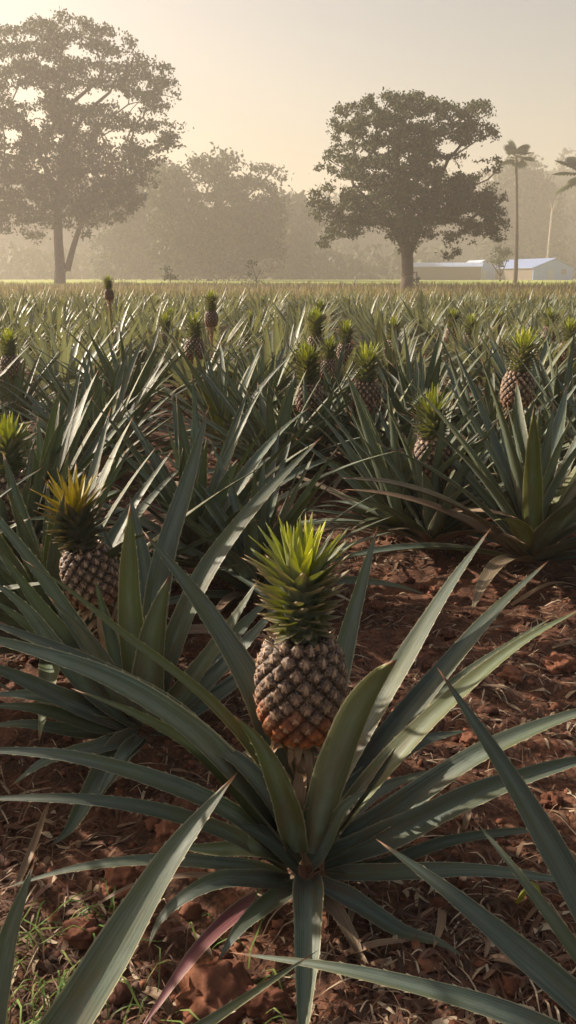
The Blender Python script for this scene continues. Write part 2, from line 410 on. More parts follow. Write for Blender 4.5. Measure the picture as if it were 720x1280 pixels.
def stalk_mesh(seed, top, bottom, n=26):
    """peduncle with dry tan bracts hanging round the foot of the fruit"""
    rng = random.Random(seed); a = Acc('lf'); ax = (top - bottom); L = ax.length
    sp = [bottom.lerp(top, k / 6) for k in range(7)]
    rows = []
    for k, p in enumerate(sp):
        rows.append([a.vert(p + Vector((cos(q * pi / 4), sin(q * pi / 4), 0)) * .0125, (0, .5, .7, .4), (q / 8, k / 6)) for q in range(8)])
    for A, B in zip(rows, rows[1:]):
        for k in range(8): a.f.append([A[k], A[(k + 1) % 8], B[(k + 1) % 8], B[k]])
    for i in range(n):
        th = i * GA; o = Vector((cos(th), sin(th), 0)); t = .25 + .75 * (i / n)
        b = bottom.lerp(top, t) + o * .014; 
        l = rng.uniform(.05, .085); dn = rng.random() < .45
        if dn: pts = [b, b + o * .026 - Vector((0, 0, l * .25)), b + o * rng.uniform(.02, .04) - Vector((0, 0, l)) ]
        else: pts = [b - Vector((0, 0, .02)), b + o * .014 + Vector((0, 0, l * .35)), b + o * rng.uniform(.024, .045) + Vector((0, 0, l * .75))]
        add_leaf(a, pts, rng.uniform(.011, .021), rng, segs=6, tint=.6, dead=rng.uniform(.75, 1), gut=(.6, .5), th=.001, tipv=False, side=Vector((0, 0, 1)).cross(o))
    for i in range(20):
        th = i * GA; o = Vector((cos(th), sin(th), 0)); b = top + o * .014 - Vector((0, 0, .012 + .012 * (i % 3)))
        l = rng.uniform(.026, .046); dr = rng.uniform(.2, 1.1)
        pts = [b, b + (o * .8 - Vector((0, 0, .15 * dr))) * l * .5, b + (o * .9 - Vector((0, 0, .85 * dr))) * l]
        add_leaf(a, pts, rng.uniform(.010, .017), rng, segs=5, tint=.6, dead=1, gut=(.5, .4), th=.0008, tipv=False, side=Vector((0, 0, 1)).cross(o))
    return a.mesh('stalk', M['stalk'])

FR = [fruit_mesh(11, .0555, .140, 128), fruit_mesh(12, .054, .128, 122, .35)]
CRN = [crown_mesh(21, .170, 124, .86), crown_mesh(22, .15, 95, .92), crown_mesh(23, .14, 80, 1.05), crown_mesh(24, .155, 100, 1.05, True)]
def add_fruit(plant, loc, axis, fi=0, ci=0, s=1., cs=1., rz=0., stalk_from=Vector((0, 0, .03)), seed=1):
    """loc: foot of the fruit in the plant's own coordinates"""
    H = (.140, .128)[fi]
    q = Vector((0, 0, 1)).rotation_difference(axis.normalized())
    f = obj('pineapple', FR[fi], plant, loc); kid(plant, f)
    f.rotation_mode = 'QUATERNION'; f.rotation_quaternion = q @ Quaternion((0, 0, 1), rz); f.scale = (s, s, s)
    c = obj('crown', CRN[ci], f, Vector((0, 0, H * .955))); kid(f, c); c.scale = (cs, cs, cs)
    st = obj('stalk', stalk_mesh(seed, loc + axis.normalized() * .01, stalk_from), plant); kid(plant, st)
    return f

# ---------------------------------------------------------------- the plant in the foreground that carries the ripe fruit
org = P(382, 1075, .907); org.z = gh(org.x, org.y)
hero = empty('pineapple_plant', org)
tag(hero, 'large pineapple plant in the foreground with a fruit turning orange at its foot', 'pineapple plant', 'pineapple plants with a fruit')
hr = random.Random(5)
def H_(lst, W, parent=hero, o=org, rng=hr, face=.45, **k):
    pts = []
    for p in lst:
        q = P(*p); q.z = max(q.z, gh(q.x, q.y) + .012); pts.append(q)
    d = pts[-1] - pts[0]; h = Vector((d.x, d.y, 0)).normalized(); S0 = Vector((0, 0, 1)).cross(h)
    view = (Vector((0, 0, CAMZ)) - pts[len(pts) // 2]).normalized()
    T = d.normalized(); S1 = view.cross(T).normalized()          # T x S1 looks to the camera
    if S1.dot(S0) < 0 and face < .9: S1 = -S1
    k['side'] = (S0 * (1 - face) + S1 * face).normalized()
    return leaf_obj(pts, W, rng, parent, o, **k)
Y0 = .907
# heights fall out of pixel + distance; every leaf is a real ribbon 0.4-0.8 m long
H_([(390, 1065, .90), (409, 985, .875), (441, 898, .85), (472, 848, .835), (497, 824, .80)], .046, tint=.42, tintgrad=.30, roll=.1, gut=(.4, .3), power=4.0, face=.85)
H_([(372, 1066, .90), (352, 990, .87), (325, 930, .86), (293, 894, .85)], .038, tint=.66, roll=-.2, gut=(.45, .35), power=2.5, face=.9, label='yellow-green leaf in front of the fruit stalk')
H_([(392, 1055, .93), (425, 965, 1.0), (500, 835, 1.10), (560, 735, 1.19), (616, 657, 1.27)], .050, tint=.15, roll=-.3)
H_([(398, 1060, .93), (455, 965, .99), (545, 850, 1.08), (620, 762, 1.17), (689, 698, 1.25)], .050, tint=.12, roll=-.25)
H_([(400, 1065, .92), (470, 975, .97), (560, 880, 1.02), (650, 805, 1.08), (735, 757, 1.13)], .046, tint=.60, roll=-.35, gut=(.45, .3))
H_([(395, 1060, .94), (470, 945, 1.06), (560, 860, 1.15), (640, 803, 1.22), (697, 768, 1.27)], .032, tint=.35, roll=-.2)
H_([(405, 1070, .91), (490, 1020, .93), (600, 945, .95), (720, 893, .97), (800, 878, .98)], .047, tint=.30, roll=-.2, gut=(.5, .45))
H_([(405, 1075, .91), (490, 1045, .90), (600, 992, .91), (720, 952, .92), (790, 945, .92)], .043, tint=.25, roll=.2, gut=(.5, .5))
H_([(405, 1085, .90), (470, 1085, .90), (560, 1052, .92), (664, 1038, .94), (720, 1050, .95)], .022, tint=.40)
H_([(408, 1092, .90), (480, 1092, .88), (590, 1088, .87), (700, 1100, .86), (760, 1115, .85)], .027, tint=.10)
H_([(400, 1105, .88), (440, 1125, .86), (500, 1170, .83), (545, 1215, .80), (580, 1262, .78)], .030, tint=.15)
H_([(384, 1100, .885), (385, 1118, .84), (384, 1190, .76), (380, 1265, .70), (377, 1340, .645)], .043, tint=.32, gut=(.7, .6), roll=0, label='pale leaf folded forward over the soil')
H_([(365, 1105, .89), (325, 1102, .85), (278, 1100, .82), (235, 1118, .795), (200, 1150, .775), (182, 1195, .75)], .034, tint=.22)
H_([(360, 1095, .90), (300, 1083, .86), (194, 1075, .83), (90, 1086, .81), (-5, 1114, .79)], .022, tint=.30)
H_([(358, 1085, .90), (300, 1050, .87), (215, 1018, .84), (111, 1000, .82), (-5, 998, .81), (-70, 1004, .80)], .027, tint=.15)
H_([(358, 1078, .90), (300, 1025, .87), (222, 985, .85), (100, 948, .84), (-5, 938, .83), (-90, 940, .82)], .032, tint=.15)
H_([(366, 1066, .91), (320, 1005, .89), (235, 915, .88), (130, 848, .87), (0, 803, .86), (-90, 785, .85)], .060, tint=.33, gut=(.5, .34), roll=.25)
H_([(362, 1072, .905), (300, 985, .93), (220, 895, .95), (110, 830, .97), (-10, 780, .99), (-70, 765, 1.0)], .046, tint=.10, gut=(.45, .3), roll=.2)
H_([(374, 1058, .92), (325, 955, .93), (255, 872, .95), (150, 790, .98), (80, 733, 1.01), (28, 699, 1.03)], .028, tint=.84, roll=.35, gut=(.5, .3), label='narrow yellow-green leaf arching up to the left')
H_([(382, 1045, .93), (345, 940, .97), (312, 850, 1.01), (245, 745, 1.08), (177, 662, 1.14)], .046, tint=.02, power=2.3, face=.8, label='dark blue-green leaf rising left of the fruit')
H_([(385, 1050, .96), (405, 930, 1.04), (430, 815, 1.10), (452, 730, 1.14), (473, 655, 1.18)], .042, tint=.12, power=2.4, face=1., gut=(.3, .2))
H_([(365, 1075, .90), (310, 1010, .885), (245, 938, .88), (170, 893, .88), (88, 860, .88)], .034, tint=.66, roll=.2)
H_([(372, 1068, .905), (338, 1000, .90), (296, 950, .90), (250, 925, .91), (215, 900, .92)], .045, tint=.18, roll=.2)
H_([(390, 1080, .90), (410, 1050, .885), (430, 1010, .87), (462, 985, .87)], .040, tint=.3, roll=.1)
H_([(372, 1085, .895), (350, 1060, .88), (322, 1040, .87), (290, 1030, .86)], .040, tint=.3, roll=-.1)
H_([(392, 1060, .935), (440, 990, .97), (520, 930, 1.03), (590, 912, 1.08)], .040, tint=.2)
H_([(375, 1045, .96), (350, 965, 1.08), (330, 900, 1.18), (300, 870, 1.28)], .045, tint=.25)
H_([(372, 1108, .885), (335, 1130, .85), (300, 1160, .81), (270, 1205, .775)], .030, tint=.2)
H_([(395, 1108, .885), (425, 1145, .84), (448, 1190, .80), (462, 1235, .77)], .022, tint=.7, dead=.8, label='tan dead leaf hanging from the foot of the plant')
H_([(370, 1078, .90), (325, 1060, .875), (270, 1062, .86), (210, 1058, .85)], .036, tint=.5)
H_([(395, 1060, .94), (430, 1020, 1.0), (480, 985, 1.08), (545, 960, 1.15)], .034, tint=.3)
fp = P(377, 913, .955)
add_fruit(hero, fp - org, Vector((-.015, .03, 1)), 0, 0, 1.0, 1.0, .4, Vector((0, .015, .05)), 3)
hero_pts = [org]

# ---------------------------------------------------------------- second fruiting plant, left
orgB = P(188, 905, 1.25); orgB.z = gh(orgB.x, orgB.y)
pB = empty('pineapple_plant', orgB); tag(pB, 'pineapple plant with a leaning dark fruit and red-tipped crown at the left', 'pineapple plant', 'pineapple plants with a fruit')
def B_(lst, W, **k): return H_(lst, W * 1.18, parent=pB, o=orgB, **k)
B_([(185, 900, 1.24), (168, 830, 1.22), (161, 735, 1.21), (163, 628, 1.20)], .040, tint=.70, power=3.2, gut=(.4, .3), label='upright yellow-green leaf with a brown tip')
B_([(190, 905, 1.22), (186, 850, 1.18), (194, 780, 1.16), (212, 718, 1.15)], .050, tint=.45, power=3.)
B_([(190, 895, 1.27), (192, 800, 1.32), (205, 700, 1.38), (235, 600, 1.45), (262, 505, 1.52)], .044, tint=.2, power=2.6)
B_([(195, 895, 1.27), (215, 815, 1.28), (255, 720, 1.33), (320, 630, 1.40), (405, 543, 1.48)], .042, tint=.35, power=2.2)
B_([(175, 905, 1.25), (118, 822, 1.24), (50, 718, 1.22), (-12, 640, 1.20), (-60, 600, 1.18)], .040, tint=.15)
B_([(172, 900, 1.25), (110, 830, 1.24), (50, 760, 1.23), (-10, 675, 1.22)], .044, tint=.45)
B_([(172, 905, 1.24), (100, 850, 1.20), (30, 760, 1.18), (-20, 720, 1.17)], .050, tint=.30)
B_([(170, 910, 1.24), (90, 880, 1.16), (0, 838, 1.10), (-60, 825, 1.08)], .048, tint=.22)
B_([(170, 915, 1.22), (100, 915, 1.16), (30, 905, 1.12), (-30, 910, 1.10)], .030, tint=.3)
B_([(172, 912, 1.23), (120, 888, 1.20), (50, 870, 1.16), (-20, 868, 1.14)], .040, tint=.18)
B_([(198, 905, 1.24), (240, 850, 1.22), (285, 785, 1.24), (325, 722, 1.27)], .040, tint=.50)
B_([(200, 905, 1.25), (250, 862, 1.26), (310, 800, 1.30), (362, 740, 1.36)], .034, tint=.2)
B_([(200, 910, 1.25), (255, 880, 1.25), (320, 835, 1.30), (380, 815, 1.35)], .034, tint=.25)
B_([(180, 895, 1.28), (165, 800, 1.34), (140, 705, 1.40), (112, 622, 1.46)], .042, tint=.1)
B_([(178, 895, 1.27), (150, 840, 1.27), (130, 770, 1.27), (118, 720, 1.26)], .040, tint=.5)
B_([(185, 890, 1.3), (190, 800, 1.42), (180, 700, 1.52), (160, 610, 1.62)], .042, tint=.2)
B_([(170, 922, 1.20), (145, 945, 1.14), (110, 1000, 1.07), (85, 1040, 1.04), (64, 1088, 1.01)], .043, tint=.38, gut=(.7, .6), label='pale leaf bent down to the soil')
B_([(175, 925, 1.2), (155, 945, 1.13), (130, 985, 1.08), (118, 1010, 1.06)], .03, tint=.3)
B_([(195, 915, 1.22), (225, 915, 1.17), (262, 935, 1.12), (300, 975, 1.08)], .032, tint=.25)
B_([(198, 900, 1.28), (260, 830, 1.4), (320, 765, 1.5), (350, 742, 1.55)], .04, tint=.2)
B_([(170, 918, 1.22), (110, 905, 1.16), (40, 885, 1.12), (-30, 882, 1.10)], .034, tint=.45)
B_([(172, 920, 1.21), (120, 935, 1.13), (60, 950, 1.08), (10, 985, 1.04)], .030, tint=.2)
B_([(172, 905, 1.25), (120, 850, 1.24), (60, 800, 1.24), (-20, 742, 1.24)], .040, tint=.5)
B_([(180, 905, 1.24), (150, 870, 1.18), (110, 800, 1.14), (60, 745, 1.12)], .046, tint=.25)
bf = P(122, 752, 1.36)
fB = add_fruit(pB, bf - orgB, Vector((-.17, .0, 1)), 1, 3, .86, 1.05, 1.2, Vector((0, .01, .05)), 4)

# ---------------------------------------------------------------- foreground plants whose feet are out of frame
orgL = G(-20, 1480); orgL.z = gh(orgL.x, orgL.y)
pL = empty('pineapple_plant', orgL); tag(pL, 'pineapple plant whose broad leaves rise from the bottom left corner', 'pineapple plant', 'pineapple plants with no fruit in view')
def L_(lst, W, **k): return H_(lst, W, parent=pL, o=orgL, **k)
L_([(-10, 1440, .57), (60, 1325, .60), (140, 1195, .64), (215, 1070, .69), (298, 964, .75)], .056, tint=.30, power=2.4, gut=(.4, .25))
L_([(-30, 1440, .56), (-12, 1290, .60), (10, 1175, .63), (44, 1075, .66)], .040, tint=.40, power=2.2)
L_([(0, 1470, .56), (110, 1380, .57), (230, 1300, .585), (320, 1240, .60), (399, 1187, .62)], .022, tint=.42, gut=(.5, .5))
L_([(-60, 1440, .55), (-160, 1250, .60), (-240, 1100, .65)], .045, tint=.3)
L_([(-60, 1500, .52), (-160, 1420, .50), (-260, 1350, .50)], .045, tint=.3)
L_([(-40, 1560, .5), (-30, 1640, .40), (20, 1900, .30)], .045, tint=.3)
L_([(0, 1560, .5), (100, 1600, .42), (230, 1800, .33)], .045, tint=.3)
orgR = G(880, 1430); orgR.z = gh(orgR.x, orgR.y)
pR = empty('pineapple_plant', orgR); tag(pR, 'pineapple plant whose long leaves reach in from the lower right edge', 'pineapple plant', 'pineapple plants with no fruit in view')
def R_(lst, W, **k): return H_(lst, W, parent=pR, o=orgR, **k)
R_([(870, 1400, .59), (790, 1250, .63), (705, 1090, .68), (630, 960, .73), (545, 832, .80)], .046, tint=.18, power=2.2)
R_([(860, 1410, .58), (770, 1300, .60), (660, 1200, .63), (560, 1115, .67), (469, 1048, .72)], .046, tint=.12, power=2.0, roll=.1)
R_([(865, 1400, .59), (800, 1300, .62), (720, 1190, .67), (650, 1095, .72), (588, 1018, .78)], .026, tint=.40)
R_([(860, 1430, .57), (760, 1330, .58), (620, 1262, .60), (440, 1214, .63), (285, 1190, .67)], .028, tint=.15)
R_([(900, 1400, .6), (980, 1250, .65), (1100, 1150, .7)], .045, tint=.3)
R_([(890, 1400, .62), (900, 1250, .75), (960, 1050, .9)], .045, tint=.3)
R_([(880, 1500, .53), (860, 1650, .42), (800, 1900, .33)], .045, tint=.3)
R_([(900, 1450, .55), (1020, 1450, .52), (1160, 1500, .5)], .045, tint=.3)

# ---------------------------------------------------------------- field plants
def plant_leaves(seed, hi):
    rng = random.Random(seed); n = rng.randint(36, 44); out = []
    lean = Vector((rng.uniform(-.06, .06), rng.uniform(-.06, .06), 0))
    for i in range(n):
        t = i / (n - 1)                              # 0 outer .. 1 inner
        th = i * GA + rng.uniform(-.25, .25)
        o = Vector((cos(th), sin(th), 0))
        L = rng.uniform(.46, .66) * (1 if t < .75 else 1 - (t - .75) * 1.2)
        e0 = R(24 + 57 * t + rng.uniform(-9, 8)); e1 = e0 - R(rng.uniform(4, 26) + 26 * (1 - t) ** 2)
        b = o * .025 * (1 - t) + Vector((0, 0, .035 + .05 * t))
        pts = [b]; p = b.copy(); K = 5
        sw = rng.uniform(-.25, .25)
        for k in range(K):
            e = e0 + (e1 - e0) * ((k + .5) / K) ** 1.25
            oo = Vector((cos(th + sw * k / K), sin(th + sw * k / K), 0))
            p = p + (oo * cos(e) + Vector((0, 0, sin(e)))) * L / K + lean * L / K
            if p.z < .02: p.z = .02 + rng.uniform(0, .01)
            pts.append(p.copy())
        W = rng.uniform(.045, .062) * (1 if t < .8 else .8)
        tint = max(0, min(.95, rng.gauss(.32, .22))); dead = 0
        if t < .22 and rng.random() < .5: dead = rng.uniform(.4, .95)
        if t > .95: tint = .7
        out.append((pts, W, dict(tint=tint, dead=dead, roll=rng.uniform(-.35, .35), roll2=rng.uniform(-.4, .4), gut=(.45, rng.uniform(.15, .4)), power=rng.uniform(1.7, 2.5), wav=.05)))
    return out
NP = 8
PROTO = []; PROTO_LO = []
for k in range(NP):
    rng = random.Random(900 + k); ls_ = plant_leaves(100 + k, True); meshes = []
    lo = Acc('lf')
    for pts, W, kw in ls_:
        a = Acc('lf'); add_leaf(a, pts, W, rng, segs=16, teeth=1, **kw); meshes.append(a.mesh('leaf', M['leaf']))
        add_leaf(lo, pts, W * 1.3, rng, segs=7, hi=False, **kw)
    PROTO.append(meshes); PROTO_LO.append(lo.mesh('foliage', M['leaf_far']))
placed = []       # (x, y)
def near_plant(x, y, k, rz, s, label, group, fruit=None):
    o = empty('pineapple_plant', (x, y, gh(x, y)), rz); o.scale = (s, s, s)
    tag(o, label, 'pineapple plant', group)
    for me in PROTO[k % NP]: obj('leaf', me, o)
    if fruit: put_fruit(o, fruit)
    placed.append((x, y)); return o
def far_plant(x, y, k, rz, s, label, group, fruit=None):
    o = empty('pineapple_plant', (x, y, gh(x, y)), rz); o.scale = (s, s, s)
    tag(o, label, 'pineapple plant', group)
    obj('foliage', PROTO_LO[k % NP], o)
    if fruit: put_fruit(o, fruit)
    placed.append((x, y)); return o
STK = {}
def put_fruit(o, f):
    z, lx, ly, fi, ci, s = f
    key = round(z, 2); loc = Vector((0, 0, key))
    if key not in STK: STK[key] = stalk_mesh(50, loc + Vector((0, 0, .01)), Vector((0, 0, .05)))
    q = Vector((0, 0, 1)).rotation_difference(Vector((lx, ly, 1)).normalized())
    fr = obj('pineapple', FR[fi], o, loc); fr.rotation_mode = 'QUATERNION'; fr.rotation_quaternion = q; fr.scale = (s, s, s)
    obj('crown', CRN[ci], fr, Vector((0, 0, (.140, .128)[fi] * .955))).scale = (1.12, 1.12, 1.12); obj('stalk', STK[key], o)

GF = 'pineapple plants with a fruit'; GN = 'pineapple plants with no fruit in view'
rngp = random.Random(77)
# named fruiting plants: fruit column px, crown top py, distance, label
FP = [(0, 522, 2.05, 1, 'pineapple plant at the left edge with a dark fruit cut by the frame', 1.),
      (388, 436, 3.30, 0, 'pineapple plant behind the gap with the left of two fruits standing side by side', .95),
      (460, 430, 3.22, 1, 'pineapple plant with the right of two fruits standing side by side', .98),
      (548, 486, 2.38, 2, 'pineapple plant with a fruit half hidden by leaves, right of the large fruit', .98),
      (652, 411, 2.90, 1, 'pineapple plant with the tallest standing fruit toward the right edge', .98),
      (396, 389, 5.3, 0, 'pineapple plant with a small far fruit above the pair of fruits', 1.0),
      (432, 401, 5.0, 1, 'pineapple plant with a small yellow crown right of the far fruit', .9),
      (410, 421, 4.3, 2, 'pineapple plant with a low yellow crown between the pair of fruits', .8),
      (493, 397, 5.4, 1, 'pineapple plant with a small fruit above the tall green leaf fan', .95),
      (241, 390, 4.9, 2, 'pineapple plant with a yellow-green crown beside the dark high crown', 1.),
      (263, 367, 5.3, 0, 'pineapple plant with a dark spiky crown standing high left of centre', .74),
      (135, 347, 7.0, 0, 'pineapple plant whose dark crown pokes up to the horizon at the left', .66),
      (402, 373, 8.0, 2, 'pineapple plant with a pale spread crown in front of the far grass', 1.),
      (8, 411, 4.3, 1, 'pineapple plant with a small yellow crown at the left edge', .9),
      (714, 398, 4.9, 1, 'pineapple plant with a bright crown at the right edge', .9),
      (690, 384, 6.6, 2, 'pineapple plant with a small yellow crown far off near the right edge', .95),
      (622, 386, 7.0, 1, 'pineapple plant with a tiny yellow crown below the fan palm', .95),
      (206, 392, 6.2, 1, 'pineapple plant with a small green crown left of the dark high crown', .9),
      (566, 388, 6.8, 0, 'pineapple plant with a small pale crown below the right part of the big tree', .9)]
for i, (px, py, Y, ci, lab, s) in enumerate(FP):
    top = P(px, py, Y); g = gh(top.x, Y)
    zf = top.z - g - s * (.128 + .155)
    lx = rngp.uniform(-.06, .06)
    (near_plant if Y < 4.5 else far_plant)(top.x, Y, rngp.randrange(NP), rngp.random() * 6.28, .84, lab, GF, (zf / .84, lx, rngp.uniform(-.05, .05), 1, ci, s / .84))
# plants with no fruit in the near rows: foot px, py, proto, size, label
NB = [(250, 722, 0, 1.0, 'dense pineapple plant with many upright leaves behind the left fruit'),
      (498, 672, 3, .92, 'pineapple plant with broad upright blades standing left of the half hidden fruit'),
      (660, 722, 2, 1.05, 'wide pineapple plant whose long leaves sweep low over the bare red soil'),
      (60, 690, 5, 1.0, 'pineapple plant behind the red-tipped crown at the left edge'),
      (130, 610, 6, 1.0, 'pineapple plant rising behind the dense plant at the left'),
      (345, 610, 7, .95, 'pineapple plant in the shade beyond the bare patch left of centre'),
      (600, 610, 4, 1.0, 'pineapple plant between the half hidden fruit and the tallest fruit'),
      (760, 650, 1, 1.0, 'pineapple plant cut by the right edge beside the bare soil'),
      (850, 860, 3, 1.0, 'pineapple plant just outside the right edge'),
      (70, 835, 5, .95, 'pineapple plant squeezed between the leaning fruit plant and the left edge'),
      (320, 760, 1, .8, 'small pineapple plant in shade between the two near fruits'),
      (-190, 860, 6, 1.0, 'pineapple plant beyond the left edge with only leaf ends reaching into view')]
for px, py, k, s, lab in NB[:8] + NB[9:]:
    g = G(px, py)
    near_plant(g.x, g.y, k, rngp.random() * 6.28, s, lab, GN)
# the rest of the field in staggered rows
def zone(x, Y):
    px = 360 + F * x / (Y * cos(PITCH) + .6 * sin(PITCH))
    return 'left' if px < 150 else 'centre left' if px < 330 else 'centre' if px < 450 else 'centre right' if px < 600 else 'right'
ys = 3.45; row = 0
while ys < 14.6:
    half = ys * .40 + .9
    step = .70 if ys < 8 else .68
    x = -half + (row % 2) * step / 2
    while x < half:
        xx = x + rngp.uniform(-.12, .12); yy = ys + rngp.uniform(-.14, .14)
        x += step
        if any((xx - a) ** 2 + (yy - b) ** 2 < .30 ** 2 for a, b in placed): continue
        depth = 'third' if ys < 4.3 else 'middle' if ys < 7 else 'back' if ys < 12 else 'farthest'
        z = zone(xx, yy)
        if yy < 4.5: near_plant(xx, yy, rngp.randrange(NP), rngp.random() * 6.28, rngp.uniform(.82, 1.08), 'pineapple plant without fruit, nearer rows, %s of the field' % z, GN)
        else:
            fr = None; g = GN; w = 'without fruit'
            if rngp.random() < .09 and yy > 6:
                fr = (rngp.uniform(.18, .27), rngp.uniform(-.1, .1), rngp.uniform(-.1, .1), 1, rngp.randrange(3), rngp.uniform(.8, 1)); g = GF; w = 'with a small crowned fruit'
            far_plant(xx, yy, rngp.randrange(NP), rngp.random() * 6.28, rngp.uniform(.82, 1.08) if yy < 12 else rngp.uniform(.85, 1.1), 'pineapple plant %s, %s rows, %s of the field' % (w, depth, z), g, fr)
    ys += (.70 if ys < 8 else .78); row += 1
print('plants', len(placed) + 4)
# the far end of the field: rows too far off to count
a = Acc('lf'); rr = random.Random(8)
for i in range(300):
    yy = rr.uniform(14.3, 18); xx = rr.uniform(-1, 1) * (yy * .46 + 2); g = 0
    for q in range(13):
        th = rr.random() * 6.28; e = rr.uniform(.5, 1.45); L = rr.uniform(.4, .68); o = Vector((cos(th), sin(th), 0))
        b = Vector((xx, yy, .03)); p1 = b + (o * cos(e) + Vector((0, 0, sin(e)))) * L * .5; p2 = p1 + (o * cos(e - .25) + Vector((0, 0, sin(e - .25)))) * L * .5
        add_leaf(a, [b, p1, p2], .05, rr, segs=3, hi=False, tint=rr.random() * .8, roll=rr.uniform(-.5, .5))
tag(obj('distant_pineapple_rows', a.mesh('distant_pineapple_rows', M['leaf_far'])), 'far rows of the pineapple field merging below the grassland', 'pineapple field', kind='stuff')

# ---------------------------------------------------------------- ground
def axis_coords(lo, hi, fine, step, grow):
    v = [fine[0]]
    while v[-1] < fine[1]: v.append(v[-1] + step)
    s = step
    while v[-1] < hi: s *= grow; v.append(min(hi, v[-1] + s))
    s = step
    while v[0] > lo: s *= grow; v.insert(0, max(lo, v[0] - s))
    return v
xs = axis_coords(-900, 900, (-.9, 1.1), .0125, 1.035); yv = axis_coords(-60, 900, (.35, 3.0), .0125, 1.035)
a = Acc('col')
vs = []
for y in yv:
    for x in xs: vs.append((x, y, gh(x, y) - (.0 if y < 300 else 0)))
nx = len(xs)
fs = [(j * nx + i, j * nx + i + 1, (j + 1) * nx + i + 1, (j + 1) * nx + i) for j in range(len(yv) - 1) for i in range(nx - 1)]
me = bpy.data.meshes.new('ground'); me.from_pydata(vs, [], fs); me.materials.append(M['soil'])
me.polygons.foreach_set('use_smooth', [True] * len(me.polygons))
tag(obj('ground', me), kind='structure')

# ---------------------------------------------------------------- litter, clods, weeds
rl = random.Random(31)
def strip(a, p, th, L, W, c, rng, curl=.02, K=4, bend=.6):
    prev = None; t2 = th; q = p.copy()
    for k in range(K + 1):
        w = W * .5 * (1 - (k / K) ** 3) * (1 if k else .6)
        s = Vector((-sin(t2), cos(t2), rng.uniform(-.3, .3)))
        z = gh(q.x, q.y) + .003 + curl * sin(pi * k / K) + p.z
        ids = [a.vert((q.x + s.x * w, q.y + s.y * w, z + s.z * w), c), a.vert((q.x - s.x * w, q.y - s.y * w, z - s.z * w), c)]
        if prev: a.f.append([prev[0], prev[1], ids[1], ids[0]])
        prev = ids; t2 += rng.uniform(-bend, bend) / K * 2; q = q + Vector((cos(t2), sin(t2), 0)) * L / K
straw = [(.36, .27, .18), (.22, .14, .09), (.10, .06, .04), (.06, .035, .025), (.13, .08, .055), (.20, .12, .075), (.12, .065, .042), (.46, .38, .27), (.07, .04, .03), (.16, .09, .07), (.09, .045, .03), (.14, .07, .045)]
a = Acc('col')
for i in range(34000):
    yy = .42 + 3.6 * rl.random() ** 1.5; xx = rl.uniform(-1, 1) * (yy * .45 + .25)
    c = rl.choice(straw)
    if noise.noise(Vector((xx * 3.2, yy * 3.2, 9.))) < rl.uniform(-.45, .12): continue
    if rl.random() < .62: strip(a, Vector((xx, yy, 0)), rl.random() * 6.28, rl.uniform(.012, .075), rl.uniform(.0008, .0032), c, rl, rl.uniform(0, .010), 4, .3)
    else: strip(a, Vector((xx, yy, 0)), rl.random() * 6.28, rl.uniform(.008, .05), rl.uniform(.002, .011), c, rl, rl.uniform(0, .008), 3, .3)
tag(obj('leaf_litter', a.mesh('leaf_litter', M['litter'])), 'straw, leaf scraps and fine dry litter scattered over the red soil', 'leaf litter', kind='stuff')

def clod(a, c, r, rng, col_, n=2):
    bm = bmesh.new(); bmesh.ops.create_icosphere(bm, subdivisions=n, radius=1)
    off = len(a.v); sx = Vector((rng.uniform(.8, 1.3), rng.uniform(.8, 1.2), rng.uniform(.55, .85))); s = Vector((rng.random() * 50, rng.random() * 50, 0))
    for v in bm.verts:
        d = 1 + .5 * noise.noise(v.co * 1.5 + s) + .34 * noise.noise(v.co * 3.7 + s) + .14 * noise.noise(v.co * 9 + s)
        p = Vector((v.co.x * sx.x, v.co.y * sx.y, v.co.z * sx.z)) * d * r + c
        a.vert(p, col_)
    for f in bm.faces: a.f.append([off + v.index for v in f.verts])
    bm.free()
a = Acc('col'); soilc = [(.11, .043, .025), (.075, .03, .019), (.15, .062, .036), (.19, .082, .048)]
for i in range(4200):
    yy = .42 + 3.4 * rl.random() ** 1.4; xx = rl.uniform(-1, 1) * (yy * .45 + .25); r = rl.uniform(.002, .009) * (1 if rl.random() < .93 else 1.7)
    clod(a, Vector((xx, yy, gh(xx, yy) + r * .2)), r, rl, rl.choice(soilc), 1 if r < .008 else 2)
tag(obj('soil_crumbs', a.mesh('soil_crumbs', M['clod'])), 'crumbs and small lumps of red earth covering the ground', 'soil', kind='stuff')
# bigger clods, each a thing
CL = [(700, 838, .040, 'round red clod beside the right edge, highest of the large clods'), (638, 855, .028, 'brown clod on the bare soil under the long right leaves'),
      (612, 700, .030, 'clod at the foot of the wide sweeping plant'), (590, 935, .026, 'clod between two arching leaves right of the fruit'),
      (268, 1240, .045, 'broad flat red clod at the bottom beside the purple dead leaf'), (690, 1000, .022, 'small round clod below the pale edged leaf'),
      (655, 1005, .018, 'small clod left of another in the lit soil at the right edge'), (150, 1100, .032, 'clod of red soil under the low left leaves'),
      (215, 1035, .028, 'clod between two arching leaves on the left'), (105, 1160, .026, 'clod beside the grass at the lower left'),
      (560, 800, .022, 'small clod between the two long upright leaves right of the fruit'), (470, 760, .024, 'small clod just right of the leaf behind the fruit'),
      (330, 1255, .030, 'clod at the bottom left of the folded pale leaf'), (700, 1255, .024, 'clod in the bottom right corner'),
      (545, 745, .020, 'small lit clod in the middle of the bare red patch'), (385, 650, .022, 'far clod on the bare patch above the crown')]
for px, py, r, lab in CL:
    g = G(px, py); a = Acc('col'); clod(a, Vector((0, 0, 0)), r * .8, rl, rl.choice(soilc), 4)
    o = obj('soil_clod', a.mesh('soil_clod', M['clod']), loc=(g.x, g.y, gh(g.x, g.y) + r * .3))
    tag(o, lab, 'clod', 'large clods of red soil')
